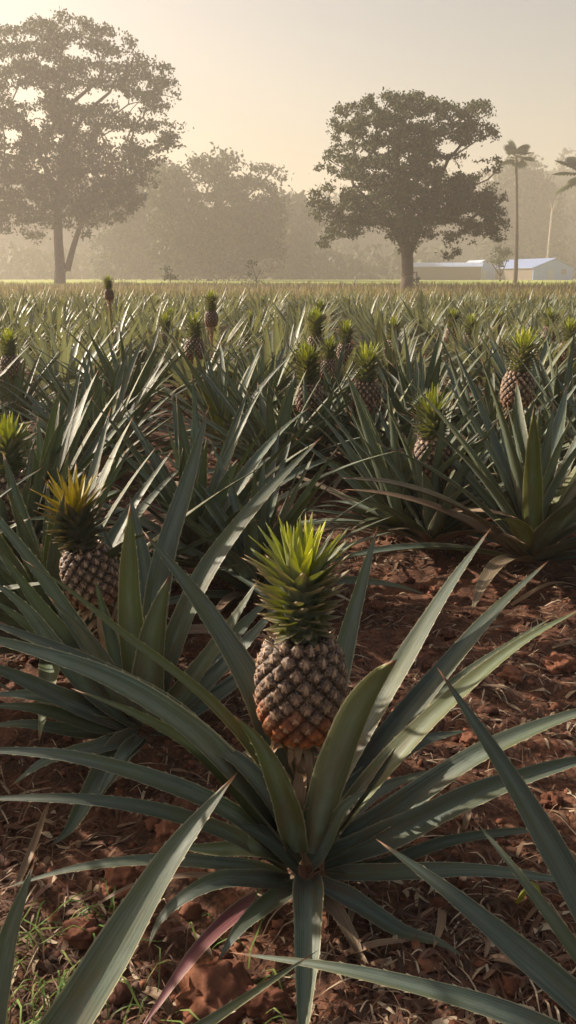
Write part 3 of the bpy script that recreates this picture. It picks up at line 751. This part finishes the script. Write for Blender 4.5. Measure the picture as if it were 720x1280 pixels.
# larger dry leaves lying about, each a thing: foot px,py -> tip px,py
def ground_leaf(name, lab, cat, pts, W, tint, dead, mat='leaf', lift=.012, group='dry leaves lying on the soil', colr=None, **k):
    ps = []
    n = len(pts)
    for i, (px, py) in enumerate(pts):
        g = G(px, py); g.z = gh(g.x, g.y) + .006 + lift * sin(pi * i / max(1, n - 1)); ps.append(g)
    org = ps[0].copy(); a = Acc('lf')
    kw = dict(segs=12, tint=tint, dead=dead, gut=(.5, .3), th=.0015); kw.update(k)
    add_leaf(a, [p - org for p in ps], W, rl, **kw)
    tag(obj(name, a.mesh(name, M[mat]), loc=org), lab, cat, group)
ground_leaf('dead_leaf', 'long purple-brown dead pineapple leaf lying below the large plant', 'dead leaf', [(326, 1128), (300, 1160), (245, 1215), (165, 1290)], .028, .3, 1., 'maroon', lift=.04)
ground_leaf('dead_leaf', 'thin mauve dry leaf curved over the soil left of the large plant', 'dead leaf', [(318, 1112), (260, 1112), (165, 1125), (60, 1160)], .012, .3, .85, lift=.03)
ground_leaf('dead_leaf', 'tan dead leaf curled near the foot of the large plant', 'dead leaf', [(420, 1150), (440, 1180), (458, 1215)], .014, .8, .8)
ground_leaf('dead_leaf', 'orange-tan dry leaf beneath the wide sweeping plant at the right', 'dead leaf', [(640, 758), (690, 746), (740, 745)], .018, .9, .9, lift=.02)
for k_, (p, lab) in enumerate([
    ([(640, 792), (590, 805)], 'pale flat straw piece on the soil between long right leaves'), ([(690, 818), (740, 805)], 'pale dry sliver at the right edge of the bare soil'),
    ([(552, 1140), (540, 1205)], 'upright pale straw strip right of the folded leaf'), ([(605, 1180), (604, 1212)], 'short white straw chip in the lower right litter'),
    ([(580, 1015), (578, 1045)], 'small white chip below the pale edged leaf'), ([(610, 1210), (660, 1235)], 'orange scrap of dry leaf near the bottom right'),
    ([(180, 960), (120, 985)], 'dry tan leaf strip under the bent pale leaf'), ([(440, 1120), (432, 1180)], 'brown dry strip hanging by the foot of the large plant'),
    ([(20, 1100), (60, 1000)], 'pinkish dry leaf strip at the left edge'), ([(262, 1190), (238, 1160)], 'small curled brown scrap among the straw'),
    ([(492, 700), (488, 725)], 'orange dry scrap on the lit bare soil'), ([(520, 690), (500, 683)], 'small pale scrap by the lit bare soil'),
    ([(700, 1180), (740, 1200)], 'dry orange leaf end at the lower right edge'), ([(430, 1195), (515, 1190)], 'grey straw strip under the long lower right leaf'),
    ([(180, 1230), (215, 1262)], 'brown leaf scrap beside the purple dead leaf'), ([(600, 870), (650, 878)], 'thin pale sliver on the soil below the long right leaves')]):
    ground_leaf('dry_leaf', lab, 'dry leaf', p if len(p) > 2 else [p[0], ((p[0][0] + p[1][0]) / 2 + 4, (p[0][1] + p[1][1]) / 2 + 3), p[1]], rl.uniform(.008, .014), .9 if k_ % 3 else .3, rl.uniform(.85, 1), power=4, tipv=False, segs=8)
ground_leaf('green_scrap', 'small pale green leaf scrap lying in the litter at the lower right', 'leaf scrap', [(648, 1132), (662, 1134), (676, 1145)], .022, 1., 0., 'crown', .02, None, power=5, segs=6, tipv=False)
# thin grass at the lower left
a = Acc('col'); rg = random.Random(4)
for i in range(130):
    px = rg.uniform(-20, 140) if rg.random() < .8 else rg.uniform(120, 330); py = rg.uniform(1130, 1300)
    g = G(px, py); g.z = 0; strip(a, g, rg.random() * 6.28, rg.uniform(.03, .10), rg.uniform(.0015, .0032), rg.choice([(.10, .20, .04), (.16, .26, .06), (.22, .28, .08), (.07, .13, .03)]), rg, rg.uniform(.005, .035), 5, .9)
tag(obj('grass', a.mesh('grass', M['grass'])), 'sparse thin green grass at the lower left', 'grass', kind='stuff')
# dry grassland between field and trees
a = Acc('col')
for i in range(26000):
    yy = 15.2 + 75 * rg.random() ** 1.5; xx = rg.uniform(-1, 1) * (yy * .47 + 3); h = rg.uniform(.15, .48) * (.6 + .8 * max(0, noise.noise(Vector((xx * .25, yy * .1, 0))) + .4))
    w = rg.uniform(.02, .05) * yy / 40; th = rg.random() * 3.14; lx = rg.uniform(-.12, .12)
    g = gh(xx, yy) if yy < 14 else .030 * noise.noise(Vector((xx * 1.3, yy * 1.3, 3.1)))
    c = rg.choice([(.20, .16, .07), (.28, .22, .10), (.15, .14, .05), (.13, .11, .06), (.24, .24, .08)]) if yy < 70 else rg.choice([(.26, .32, .08), (.30, .36, .10)])
    if yy > 70: h *= .5
    i0 = a.vert((xx - w * cos(th), yy - w * sin(th), g - .02), c); i1 = a.vert((xx + w * cos(th), yy + w * sin(th), g - .02), c); i2 = a.vert((xx + lx, yy, g + h), c)
    a.f.append([i0, i1, i2])
tag(obj('dry_grassland', a.mesh('dry_grassland', M['grass'])), 'dry straw-coloured grass beyond the pineapple rows', 'grass', kind='stuff')

# ---------------------------------------------------------------- trees
def inside(poly, x, y):
    c = False; j = len(poly) - 1
    for i in range(len(poly)):
        (x1, y1), (x2, y2) = poly[i], poly[j]
        if (y1 > y) != (y2 > y) and x < (x2 - x1) * (y - y1) / (y2 - y1) + x1: c = not c
        j = i
    return c
def tube(a, pts, rads, c, n=8):
    rows = []
    for i, p in enumerate(pts):
        T = (pts[min(i + 1, len(pts) - 1)] - pts[max(i - 1, 0)]).normalized(); U = T.orthogonal().normalized() if abs(T.z) < .9 else Vector((1, 0, 0)); U = (U - T * U.dot(T)).normalized(); V = T.cross(U)
        rows.append([a.vert(p + (U * cos(2 * pi * k / n) + V * sin(2 * pi * k / n)) * rads[i], c) for k in range(n)])
    for A, B in zip(rows, rows[1:]):
        for k in range(n): a.f.append([A[k], A[(k + 1) % n], B[(k + 1) % n], B[k]])
    a.f.append(rows[-1])
def leafcard(a, p, s, rng, c):
    d = Vector((rng.gauss(0, 1), rng.gauss(0, 1), rng.gauss(0, .7))).normalized(); u = d.orthogonal().normalized(); v = d.cross(u); q = rng.random() * 6.28
    u, v = u * cos(q) + v * sin(q), v * cos(q) - u * sin(q)
    ids = [a.vert(p + u * s, c), a.vert(p + v * s * .55, c), a.vert(p - u * s, c), a.vert(p - v * s * .55, c)]
    a.f.append(ids)
def make_tree(label, basepx, Y, poly, holes, stems, n_clump, leaf, seed, depthf=.8, clump_r=.5, per=9, cols=((.05, .075, .025), (.07, .095, .03), (.04, .06, .025)), trunk_w=.5, group='trees beyond the field', name='tree', lacy=1., thr=-.12, yst=1.5, rim=11, hs_=1.3):
    rng = random.Random(seed); base = P(basepx[0], basepx[1], Y); base.z = 0
    t = empty(name, base); tag(t, label, 'tree', group)
    x0 = min(p[0] for p in poly); x1 = max(p[0] for p in poly); y0 = min(p[1] for p in poly); y1 = max(p[1] for p in poly)
    cxp, cyp = (x0 + x1) / 2, (y0 + y1) / 2; hw = (x1 - x0) / 2 * Y / F
    a = Acc('col'); clumps = []; tries = 0
    while len(clumps) < n_clump and tries < n_clump * 30:
        tries += 1; px, py = rng.uniform(x0, x1), rng.uniform(y0, y1)
        if not inside(poly, px, py): continue
        if any(((px - h[0]) / (h[2] * hs_ + 1)) ** 2 + ((py - h[1]) / (h[3] * hs_ + 1)) ** 2 < 1 + .8 * noise.noise(Vector((px * .2, py * .2, 4))) for h in holes) and rng.random() < .985: continue
        # lumpy density so the sky shows through in places
        m = .034 * lacy
        dn = noise.noise(Vector((px * m, py * m * yst, seed * 3.3))) + .5 * noise.noise(Vector((px * m * 2.4, py * m * 3, seed)))
        edge = max(abs(px - cxp) / (x1 - x0) * 2, 0) ** 2 * .25 + (max(0, (cyp - py) / (y1 - y0)) * .55 if thr > -.5 else 0)
        bd = sum(1 for q in range(8) if not inside(poly, px + rim * cos(q * pi / 4), py + rim * sin(q * pi / 4)))
        if bd and noise.noise(Vector((px * .11, py * .11, seed + 9.))) < -.05 + .10 * (bd > 3) and rng.random() < .95: continue
        if dn < thr + edge * .62 and rng.random() < .96: continue
        fx = (px - cxp) / ((x1 - x0) / 2); fy = (py - cyp) / ((y1 - y0) / 2)
        dz = math.sqrt(max(.04, 1 - fx * fx * .8 - fy * fy * .6)) * hw * depthf * rng.uniform(-1, 1)
        q = P(px, py, Y + dz); clumps.append(Vector((q.x - base.x, dz, q.z)))
    for c in clumps:
        cc = rng.choice(cols)
        for k in range(per):
            d = Vector((rng.gauss(0, 1), rng.gauss(0, 1), rng.gauss(0, .6))) * clump_r * .55
            leafcard(a, c + d, leaf * rng.uniform(.6, 1.3), rng, cc)
    # trunk and limbs
    b = Acc('col'); bc = (.085, .068, .05)
    nodes = []                                     # (point, parent index)
    for st in stems:
        prev = -1
        for (px, py, w, dz) in st:
            p = P(px, py, Y); p = Vector((p.x - base.x, dz, max(-.2, p.z)))
            if prev == -1 and nodes:
                prev = min(range(len(nodes)), key=lambda k: (nodes[k][0] - p).length); 
            nodes.append([p, prev, w]); prev = len(nodes) - 1
    ntr = len(nodes); trunk_top = nodes[ntr - 1][0]
    tg = [q for q in clumps if q.z > .33 * max(c_.z for c_ in clumps)] if n_clump > 200 else clumps[:]; rng.shuffle(tg); tg = tg[:max(40, n_clump // 22)]
    low = nodes[0][0]
    tg.sort(key=lambda q: (q - nodes[min(2, ntr - 1)][0]).length)
    for q in tg:
        best = min(range(1, len(nodes)), key=lambda k: (nodes[k][0] - q).length * (1.0 + (.6 if nodes[k][0].z > q.z else 0)))
        p = nodes[best][0]; d = (q - p).length; K = 2 if d > 2 * clump_r else 1; par = best
        for k in range(1, K + 1):
            m = p.lerp(q, k / K) + Vector((rng.gauss(0, 1), rng.gauss(0, 1), rng.gauss(0, 1) + (.6 if k < K else 0))) * d * .07
            nodes.append([m, par, 0]); par = len(nodes) - 1
    cnt = [0.] * len(nodes)
    for k in range(len(nodes) - 1, -1, -1):
        cnt[k] += 1
        if nodes[k][1] >= 0: cnt[nodes[k][1]] += cnt[k]
    tot = cnt[0]
    for k, (p, par, w) in enumerate(nodes):
        if par < 0: continue
        r = lambda i: nodes[i][2] if nodes[i][2] else min(trunk_w * .14, trunk_w * .5 * (cnt[i] / tot) ** .5) 
        pr = nodes[par][0]
        ra = r(k); rb = min(r(par), ra * 1.5 + .02) if nodes[k][2] == 0 else r(par)
        tube(b, [pr, p], [rb, ra], bc, 7)
    obj('trunk', b.mesh('trunk', M['bark']), t); obj('crown', a.mesh('crown', M['foliage'], False), t)
    return t

polyL = [(-100, 60), (-40, 35), (20, 32), (50, 22), (75, 16), (100, 22), (135, 33), (162, 42), (182, 58), (180, 75), (212, 80), (223, 100), (222, 120), (205, 135), (203, 152), (232, 158), (230, 182), (212, 198), (196, 205), (196, 235), (172, 258), (155, 275), (122, 278), (112, 300), (95, 285), (60, 285), (45, 306), (20, 290), (0, 292), (-30, 300), (-80, 280), (-120, 240), (-130, 150)]
holesL = [(95, 66, 18, 5), (150, 74, 16, 5), (30, 118, 20, 9), (118, 120, 30, 8), (45, 146, 12, 9), (15, 170, 12, 9), (162, 132, 12, 8), (186, 172, 12, 9), (150, 167, 16, 5), (55, 212, 6, 5), (205, 122, 6, 5), (100, 160, 7, 4), (5, 78, 14, 5), (60, 80, 9, 4), (148, 178, 8, 4), (75, 172, 6, 4), (188, 145, 9, 4), (-40, 110, 20, 8), (-60, 170, 16, 8), (120, 220, 5, 3), (25, 235, 5, 3)]
stemsL = [[(75, 358, .62, 0), (75, 330, .50, 0), (73, 300, .44, 0), (72, 265, .42, 0), (78, 215, .36, 0), (84, 165, .28, 0)], [(84, 338, .34, 0), (90, 310, .28, .4), (98, 280, .24, .8), (120, 230, .2, 1.5)],
          [(72, 240, .3, 0), (50, 190, .22, -1), (25, 150, .16, -2)], [(84, 180, .26, 0), (105, 140, .18, .5), (135, 112, .12, 1)], [(84, 165, .24, 0), (95, 130, .18, -1), (128, 108, .12, -2)]]
make_tree('tall spreading tree in the mist at the left with a layered open crown', (75, 358), 82, polyL, holesL, stemsL, 6200, .17, 3, .75, .55, 11, lacy=1.1, trunk_w=1.1, thr=-.33, yst=2.4, rim=14)
polyR = [(416, 135), (430, 126), (440, 130), (455, 121), (478, 114), (495, 119), (520, 114), (545, 116), (552, 127), (572, 130), (606, 127), (616, 140), (602, 150), (624, 158), (622, 172), (610, 186), (592, 176), (575, 190), (590, 200), (623, 196), (624, 214), (606, 216), (620, 232), (633, 243), (629, 262), (635, 285), (631, 300), (615, 302), (592, 292), (592, 305), (562, 323), (545, 320), (548, 302), (530, 296), (520, 312), (500, 318), (490, 300), (480, 290), (450, 298), (425, 295), (402, 320), (396, 305), (410, 290), (405, 280), (390, 280), (385, 262), (388, 240), (400, 235), (391, 215), (405, 200), (412, 187), (425, 178), (402, 172), (412, 160), (410, 145)]
holesR = [(430, 172, 7, 6), (452, 192, 9, 4), (430, 229, 15, 5), (410, 243, 8, 4), (480, 187, 7, 4), (504, 200, 5, 3), (562, 186, 14, 7), (582, 207, 26, 7), (612, 186, 12, 5), (545, 306, 12, 8), (398, 222, 12, 8), (575, 305, 12, 5), (612, 150, 10, 4), (405, 175, 8, 5), (395, 292, 8, 6), (470, 300, 10, 8), (440, 125, 8, 4), (605, 300, 10, 4), (615, 228, 10, 6), (560, 285, 14, 5), (470, 302, 14, 8), (465, 158, 4, 3), (520, 150, 4, 3), (492, 140, 4, 3), (438, 150, 4, 3), (545, 160, 5, 3), (425, 208, 6, 4), (600, 230, 5, 4), (505, 260, 4, 3), (575, 150, 6, 3)]
stemsR = [[(508, 366, .42, 0), (509, 345, .37, 0), (509, 322, .36, 0), (506, 300, .28, 0), (500, 262, .22, 0), (503, 215, .16, 0)], [(510, 318, .26, 0), (522, 295, .20, .4), (532, 262, .16, .8), (550, 225, .12, 1)],
          [(505, 308, .24, 0), (490, 285, .18, -.5), (468, 262, .12, -1), (440, 235, .08, -1.2)], [(503, 230, .15, 0), (475, 195, .1, .5), (455, 170, .06, .8)], [(540, 250, .12, .8), (560, 200, .09, 0), (590, 165, .05, -.5)]]
make_tree('dense round tree right of centre standing in the dry grass', (508, 366), 48, polyR, holesR, stemsR, 5600, .09, 7, .75, .26, 10, lacy=1.5, trunk_w=.8, thr=-.30, rim=15, cols=((.055, .075, .022), (.085, .095, .028), (.042, .06, .022), (.05, .07, .02)))
polyM = [(190, 225), (200, 203), (215, 205), (232, 212), (245, 190), (270, 183), (286, 190), (300, 202), (322, 207), (350, 207), (357, 220), (340, 236), (352, 248), (352, 330), (330, 345), (200, 345), (190, 300)]
holesM = [(255, 236, 14, 6), (243, 222, 8, 6), (262, 256, 8, 5), (300, 216, 16, 5), (258, 205, 5, 4), (330, 222, 10, 4), (320, 240, 14, 4)]
make_tree('pale misty tree with a ragged top between the two big trees', (262, 352), 128, polyM, holesM, [[(262, 352, .5, 0), (262, 320, .4, 0), (264, 280, .35, 0), (275, 240, .25, 0)], [(266, 300, .3, 0), (300, 255, .2, 0), (340, 215, .1, 0)]], 3000, .32, 9, .6, 1.1, 8, trunk_w=1., lacy=1.3, thr=-.36)
make_tree('dark misty tree filling the gap right of the tall spreading tree', (180, 352), 150, [(120, 345), (118, 262), (140, 235), (165, 222), (185, 206), (205, 200), (222, 212), (240, 225), (245, 260), (240, 345)], [], [[(180, 352, .5, 0), (180, 320, .4, 0), (182, 280, .35, 0)]], 2200, .36, 16, .6, 1.4, 8, trunk_w=1., thr=-.6)
make_tree('rounded hazy tree behind the fan palm at the right', (668, 351), 185, [(606, 345), (606, 240), (625, 225), (636, 200), (652, 194), (668, 200), (676, 222), (690, 230), (705, 260), (705, 345)], [], [[(668, 352, .5, 0), (668, 320, .4, 0), (660, 280, .35, 0)]], 1700, .5, 17, .6, 1.9, 8, trunk_w=1., thr=-.6)
make_tree('faint rounded tree behind the ragged topped tree', (352, 350), 165, [(320, 262), (340, 247), (365, 244), (385, 250), (392, 270), (390, 345), (320, 345)], [], [[(352, 350, .5, 0), (352, 320, .4, 0), (352, 290, .3, 0)]], 500, .9, 10, .8, 2.4, 7, trunk_w=.8)
make_tree('small thin bush in front of the blue shed', (625, 347), 95, [(616, 312), (624, 305), (634, 306), (641, 316), (638, 326), (630, 330), (618, 335), (612, 325)], [(600, 300, 1, 1)], [[(625, 352, .1, 0), (625, 340, .08, 0), (624, 325, .06, 0)], [(626, 345, .07, 0), (634, 325, .04, 0)], [(625, 345, .07, 0), (614, 328, .04, 0)]], 60, .16, 12, .8, .5, 8, trunk_w=.2, group=None, name='bush')
make_tree('leafy young shrub right of the big tree trunk', (521, 352), 60, [(516, 338), (523, 335), (526, 345), (522, 352), (516, 350)], [], [[(521, 358, .05, 0), (521, 350, .05, 0), (521, 340, .03, 0)]], 20, .12, 13, .8, .25, 8, trunk_w=.1, group=None, name='bush')
make_tree('thin weedy shrub standing in the grass below the ragged topped tree', (320, 355), 55, [(308, 345), (310, 328), (316, 322), (322, 330), (330, 340), (328, 352), (314, 354)], [(317, 340, 4, 6)], [[(320, 358, .04, 0), (320, 348, .03, 0), (316, 335, .02, 0), (314, 326, .015, 0)], [(320, 350, .02, 0), (326, 338, .015, 0)]], 20, .08, 14, .8, .18, 6, trunk_w=.06, group=None, name='bush')
make_tree('small dark shrub in the grass between the left tree and the middle', (212, 355), 60, [(206, 334), (213, 333), (219, 336), (218, 352), (208, 354)], [], [[(213, 360, .05, 0), (213, 350, .04, 0), (213, 342, .03, 0)]], 26, .11, 15, .8, .25, 7, trunk_w=.1, group=None, name='bush')

# fan palms
def fan_palm(label, px, ptop, pbase, Y, seed, tw, fr, nf=11, crown_off=(0, 0), barkc=(.10, .08, .06)):
    rng = random.Random(seed); b = P(px, pbase, Y); b.z = 0
    t = empty('fan_palm', b); tag(t, label, 'palm', 'palms beyond the field'); top = P(px + crown_off[0], ptop, Y); H = top.z; dx = top.x - b.x
    a = Acc('col'); pts = [Vector((dx * (k / 8) ** 1.5, 0, -.1 + (H + .1) * k / 8)) for k in range(9)]
    tube(a, pts, [tw * (1.25 - .5 * min(1, k / 5)) for k in range(9)], barkc, 10); obj('trunk', a.mesh('trunk', M['bark']), t)
    tp = pts[-1]
    for i in range(nf):
        th = i * GA; e = R(rng.uniform(-35, 75)) if nf > 3 else R(-20); d = Vector((cos(th) * cos(e), sin(th) * cos(e), sin(e)))
        a = Acc('col'); hub = tp + d * fr * .75
        tube(a, [tp, hub], [.05, .03], (.10, .12, .04), 5)
        s = d.cross(Vector((0, 0, 1))).normalized() if abs(d.z) < .95 else Vector((1, 0, 0)); up = s.cross(d)
        n = 19; c = rng.choice([(.06, .08, .03), (.08, .10, .035), (.05, .07, .03)])
        for k in range(n):
            an = R(-115 + 230 * k / (n - 1)); dir_ = d * cos(an) + s * sin(an); L = fr * (.75 + .2 * cos(an)) ; w = fr * .095
            q = dir_.cross(up).normalized()
            i0 = a.vert(hub, c); i1 = a.vert(hub + dir_ * L * .6 + q * w + up * .02, c); i2 = a.vert(hub + dir_ * L - Vector((0, 0, L * .12)), c); i3 = a.vert(hub + dir_ * L * .6 - q * w - up * .02, c)
            a.f.append([i0, i1, i2, i3])
        obj('frond', a.mesh('frond', M['foliage'], False), t)
    return t
fan_palm('tall slim fan palm rising right of the big round tree', 644, 196, 353, 85, 3, .19, 1.15, 13, (1, 0))
fan_palm('fan palm at the right edge with large drooping fronds', 734, 216, 353, 75, 5, .2, 1.9, 12)
# bare pale trunk
t = empty('dead_palm_trunk', (P(682, 350, 160).x, 160, 0)); tag(t, 'pale bare trunk with a stubby top behind the blue shed', 'dead palm', 'palms beyond the field')
a = Acc('col'); tp = P(683, 262, 160).z; tube(a, [Vector((0, 0, -.1)), Vector((0, 0, tp * .5)), Vector((0, 0, tp))], [.24, .2, .16], (.36, .31, .25), 9); obj('trunk', a.mesh('trunk', M['bark']), t)
for k in range(6):
    th = k * GA; a = Acc('col'); d = Vector((cos(th) * .5, sin(th) * .5, 1)); tube(a, [Vector((.1, 0, tp - .3)), Vector((.1, 0, tp)) + d * .8, Vector((.1, 0, tp)) + d * 1.6], [.09, .07, .02], (.36, .30, .22), 5); obj('dead_frond', a.mesh('dead_frond', M['bark']), t)

# hills and wood
def hill_h(x):      # ridge line height at Y about 240, metres
    px = 360 + F * x / 232
    pts = [(-600, 235), (-100, 225), (60, 215), (200, 232), (300, 262), (390, 256), (450, 252), (560, 232), (610, 226), (650, 212), (700, 208), (760, 200), (1000, 215), (1400, 240)]
    for (a0, b0), (a1, b1) in zip(pts, pts[1:]):
        if a0 <= px <= a1:
            t = (px - a0) / (a1 - a0); y = b0 + (b1 - b0) * t; break
    else: y = 240
    return (345 - y) * 240 / F - 3.0
a = Acc('col'); rows = []
for j in range(25):
    yy = 205 + j * 9; f = sin(min(1, j / 5) * pi / 2) if j <= 5 else 1 - .02 * (j - 5)
    rows.append([a.vert((x, yy, -.3 + (hill_h(x) * f if j else 0) + 1.0 * noise.noise(Vector((x * .05, yy * .05, 0))) * (1 if j else 0)), (.05, .065, .03)) for x in range(-330, 331, 6)])
for A, B in zip(rows, rows[1:]):
    for k in range(len(A) - 1): a.f.append([A[k], A[k + 1], B[k + 1], B[k]])
tag(obj('hills', a.mesh('hills', M['foliage'])), kind='structure')
a = Acc('col'); rw = random.Random(6)
for i in range(420):
    x = rw.uniform(-175, 175); yy = rw.uniform(188, 245); j = (yy - 205) / 9
    z = hill_h(x) * (sin(min(1, j / 5) * pi / 2) if j > 0 else 0); r = rw.uniform(2.5, 5.0); c0 = Vector((x, yy, z + r * .45)); cc = rw.choice([(.05, .07, .028), (.065, .085, .03), (.04, .06, .028)])
    for k in range(110):
        d = Vector((rw.gauss(0, 1), rw.gauss(0, 1), rw.gauss(0, .8))).normalized(); d *= r * rw.uniform(.7, 1.08) * (1 + .25 * noise.noise(d * 2 + c0))
        leafcard(a, c0 + d, rw.uniform(.5, 1.0), rw, cc)
# lower trees closer in at the back of the meadow
for i in range(150):
    x = rw.uniform(-130, 130); yy = rw.uniform(168, 188); r = rw.uniform(2.5, 4.5)
    if x > 25 and yy < 178: continue
    c0 = Vector((x, yy, r * .7)); cc = rw.choice([(.05, .07, .028), (.065, .085, .03)])
    for k in range(100):
        d = Vector((rw.gauss(0, 1), rw.gauss(0, 1), rw.gauss(0, 1))).normalized(); d *= r * rw.uniform(.7, 1.08)
        leafcard(a, c0 + d, rw.uniform(.5, .9), rw, cc)
tag(obj('distant_wood', a.mesh('distant_wood', M['foliage'], False)), 'misty wood covering the low hills behind the field', 'wood', kind='stuff')

# ---------------------------------------------------------------- sheds
def box(a, p0, p1, c):
    x0, y0, z0 = p0; x1, y1, z1 = p1
    i = [a.vert(q, c) for q in ((x0, y0, z0), (x1, y0, z0), (x1, y1, z0), (x0, y1, z0), (x0, y0, z1), (x1, y0, z1), (x1, y1, z1), (x0, y1, z1))]
    for f in ((0, 3, 2, 1), (4, 5, 6, 7), (0, 1, 5, 4), (1, 2, 6, 5), (2, 3, 7, 6), (3, 0, 4, 7)): a.f.append([i[k] for k in f])
def shed(label, x, y, rz, w, l, he, hr_, wallc, sidec, roofc, openings):
    """gable end w wide on the local -Y face; l long; he eaves, hr ridge"""
    t = empty('shed', (x, y, 0), rz); tag(t, label, 'shed', 'low sheds at the edge of the meadow')
    a = Acc('col'); h = w / 2
    v = lambda *p: a.vert(p, wallc)
    f = [v(-h, 0, -.1), v(h, 0, -.1), v(h, 0, he), v(0, 0, hr_), v(-h, 0, he)]; g = [v(-h, .2, -.1), v(h, .2, -.1), v(h, .2, he), v(0, .2, hr_), v(-h, .2, he)]
    a.f += [f, g[::-1]] + [[f[k], f[(k + 1) % 5], g[(k + 1) % 5], g[k]] for k in range(5)]
    obj('gable_wall', a.mesh('gable_wall', M['paint'], False), t)
    a = Acc('col'); v = lambda *p: a.vert(p, wallc)
    f = [v(-h, l - .2, -.1), v(h, l - .2, -.1), v(h, l - .2, he), v(0, l - .2, hr_), v(-h, l - .2, he)]; g = [v(-h, l, -.1), v(h, l, -.1), v(h, l, he), v(0, l, hr_), v(-h, l, he)]
    a.f += [f, g[::-1]] + [[f[k], f[(k + 1) % 5], g[(k + 1) % 5], g[k]] for k in range(5)]
    obj('gable_wall', a.mesh('gable_wall', M['paint'], False), t)
    for s in (-1, 1):
        a = Acc('col'); box(a, (min(s * h, s * (h - .2)), .2, -.1), (max(s * h, s * (h - .2)), l - .2, he), sidec); obj('side_wall', a.mesh('side_wall', M['paint'], False), t)
        # corrugated roof slope
        a = Acc('col'); n = int(l * 4); e = .5; x1 = s * (h + e); z1 = he - (hr_ - he) / h * e
        rows = []
        for k in range(n * 2 + 1):
            yy = -.4 + (l + .8) * k / (n * 2); dz = .03 * (1 if k % 2 else -1)
            rows.append([a.vert((0, yy, hr_ + .16 + dz), roofc), a.vert((x1, yy, z1 + .16 + dz), roofc), a.vert((0, yy, hr_ + .08 + dz), roofc), a.vert((x1, yy, z1 + .08 + dz), roofc)])
        for A, B in zip(rows, rows[1:]): a.f += [[A[0], A[1], B[1], B[0]], [A[2], B[2], B[3], A[3]], [A[1], A[3], B[3], B[1]], [A[0], B[0], B[2], A[2]]]
        obj('roof', a.mesh('roof', M['paint'], False), t)
    for (nm, x0, x1, z0, z1, c) in openings:
        a = Acc('col'); box(a, (x0, -.05, z0), (x1, .05, z1), c); obj(nm, a.mesh(nm, M['paint'], False), t)
blue = (.16, .30, .68)
s0 = P(691, 350, 150)
shed('pale blue gabled shed with a sheet metal roof near the right edge', s0.x, 150, R(14), 8.2, 16, 2.2, 3.7, blue, (.13, .105, .085), (.32, .44, .74), [('door', -1.2, .2, 0, 1.9, (.30, .38, .50)), ('window', 1.6, 2.6, 1.0, 1.9, (.10, .12, .14))])  # brown side wall colour darkened to paint in the shade on that side
s1 = P(560, 350, 152)
shed('long low grey shed with a pale roof half hidden by the big tree', s1.x + 6.0, 152, R(76), 7.5, 13.5, 2.3, 2.95, (.13, .105, .09), (.13, .105, .09), (.34, .44, .64), [('door', -1, 1, 0, 2.1, (.12, .10, .09))])
s2 = P(604, 348, 162)
shed('small blue shed behind the thin bush', s2.x, 162, R(6), 5.0, 9, 2.2, 3.6, blue, blue, (.55, .63, .76), [('door', -.6, .6, 0, 1.9, (.25, .32, .42))])
# small white post
t = P(444, 348, 70); a = Acc('col'); tube(a, [Vector((0, 0, -.1)), Vector((0, 0, .62)), Vector((.01, 0, .78))], [.07, .07, .05], (.8, .8, .78), 10); a.f.append(list(range(9, -1, -1)))
tag(obj('marker_post', a.mesh('marker_post', M['paint']), loc=(t.x, 70, 0)), 'short white marker post in the grass left of the big tree', 'post')

# ---------------------------------------------------------------- air
m, nt, ns, ls = new_mat('haze')
pv = ns.new('ShaderNodeVolumePrincipled'); pv.inputs['Color'].default_value = (.85, .80, .745, 1); pv.inputs['Density'].default_value = .0026; pv.inputs['Anisotropy'].default_value = .25
o = ns.new('ShaderNodeOutputMaterial'); ls.new(pv.outputs[0], o.inputs['Volume'])
me = bpy.data.meshes.new('haze'); a = Acc('col'); box(a, (-420, -80, -1.6), (420, 460, 38), (1, 1, 1)); hz = obj('haze', a.mesh('haze', m, False))
tag(hz, 'pale morning mist hanging over the field', 'haze', kind='stuff')


# ---------------------------------------------------------------- light
SUN_AZ, SUN_EL = R(-60), R(25)
w = bpy.data.worlds.new('World'); sc.world = w; w.use_nodes = True; nt = w.node_tree; nt.nodes.clear()
sky = nt.nodes.new('ShaderNodeTexSky'); sky.sky_type = 'NISHITA'; sky.sun_disc = False
sky.sun_elevation = SUN_EL; sky.sun_rotation = SUN_AZ; sky.air_density = 1.2; sky.dust_density = 4; sky.ozone_density = .6
hs = nt.nodes.new('ShaderNodeMix'); hs.data_type = 'RGBA'; hs.blend_type = 'MULTIPLY'; hs.inputs[0].default_value = 1; hs.inputs[7].default_value = (1, .86, .735, 1)
bg = nt.nodes.new('ShaderNodeBackground'); bg.inputs[1].default_value = .078
ow = nt.nodes.new('ShaderNodeOutputWorld')
nt.links.new(sky.outputs[0], hs.inputs[6]); nt.links.new(hs.outputs[2], bg.inputs[0]); nt.links.new(bg.outputs[0], ow.inputs[0])
sl = bpy.data.lights.new('sun', 'SUN'); sl.energy = 5; sl.angle = R(.6); sl.color = (1, .85, .69)
so = bpy.data.objects.new('sun', sl); col.objects.link(so)
d = Vector((sin(SUN_AZ) * cos(SUN_EL), cos(SUN_AZ) * cos(SUN_EL), sin(SUN_EL)))
so.rotation_euler = d.to_track_quat('Z', 'Y').to_euler(); so.location = (0, 0, 30)
sc.view_settings.view_transform = 'Standard'; sc.view_settings.look = 'None'; sc.view_settings.gamma = 1; sc.view_settings.exposure = 1.1
sc.render.engine = 'CYCLES'
cy = sc.cycles; cy.use_denoising = True; cy.max_bounces = 6; cy.diffuse_bounces = 3; cy.glossy_bounces = 2; cy.transmission_bounces = 3; cy.volume_bounces = 2; cy.transparent_max_bounces = 4
cy.use_adaptive_sampling = True; cy.adaptive_threshold = .02; cy.sample_clamp_indirect = 6
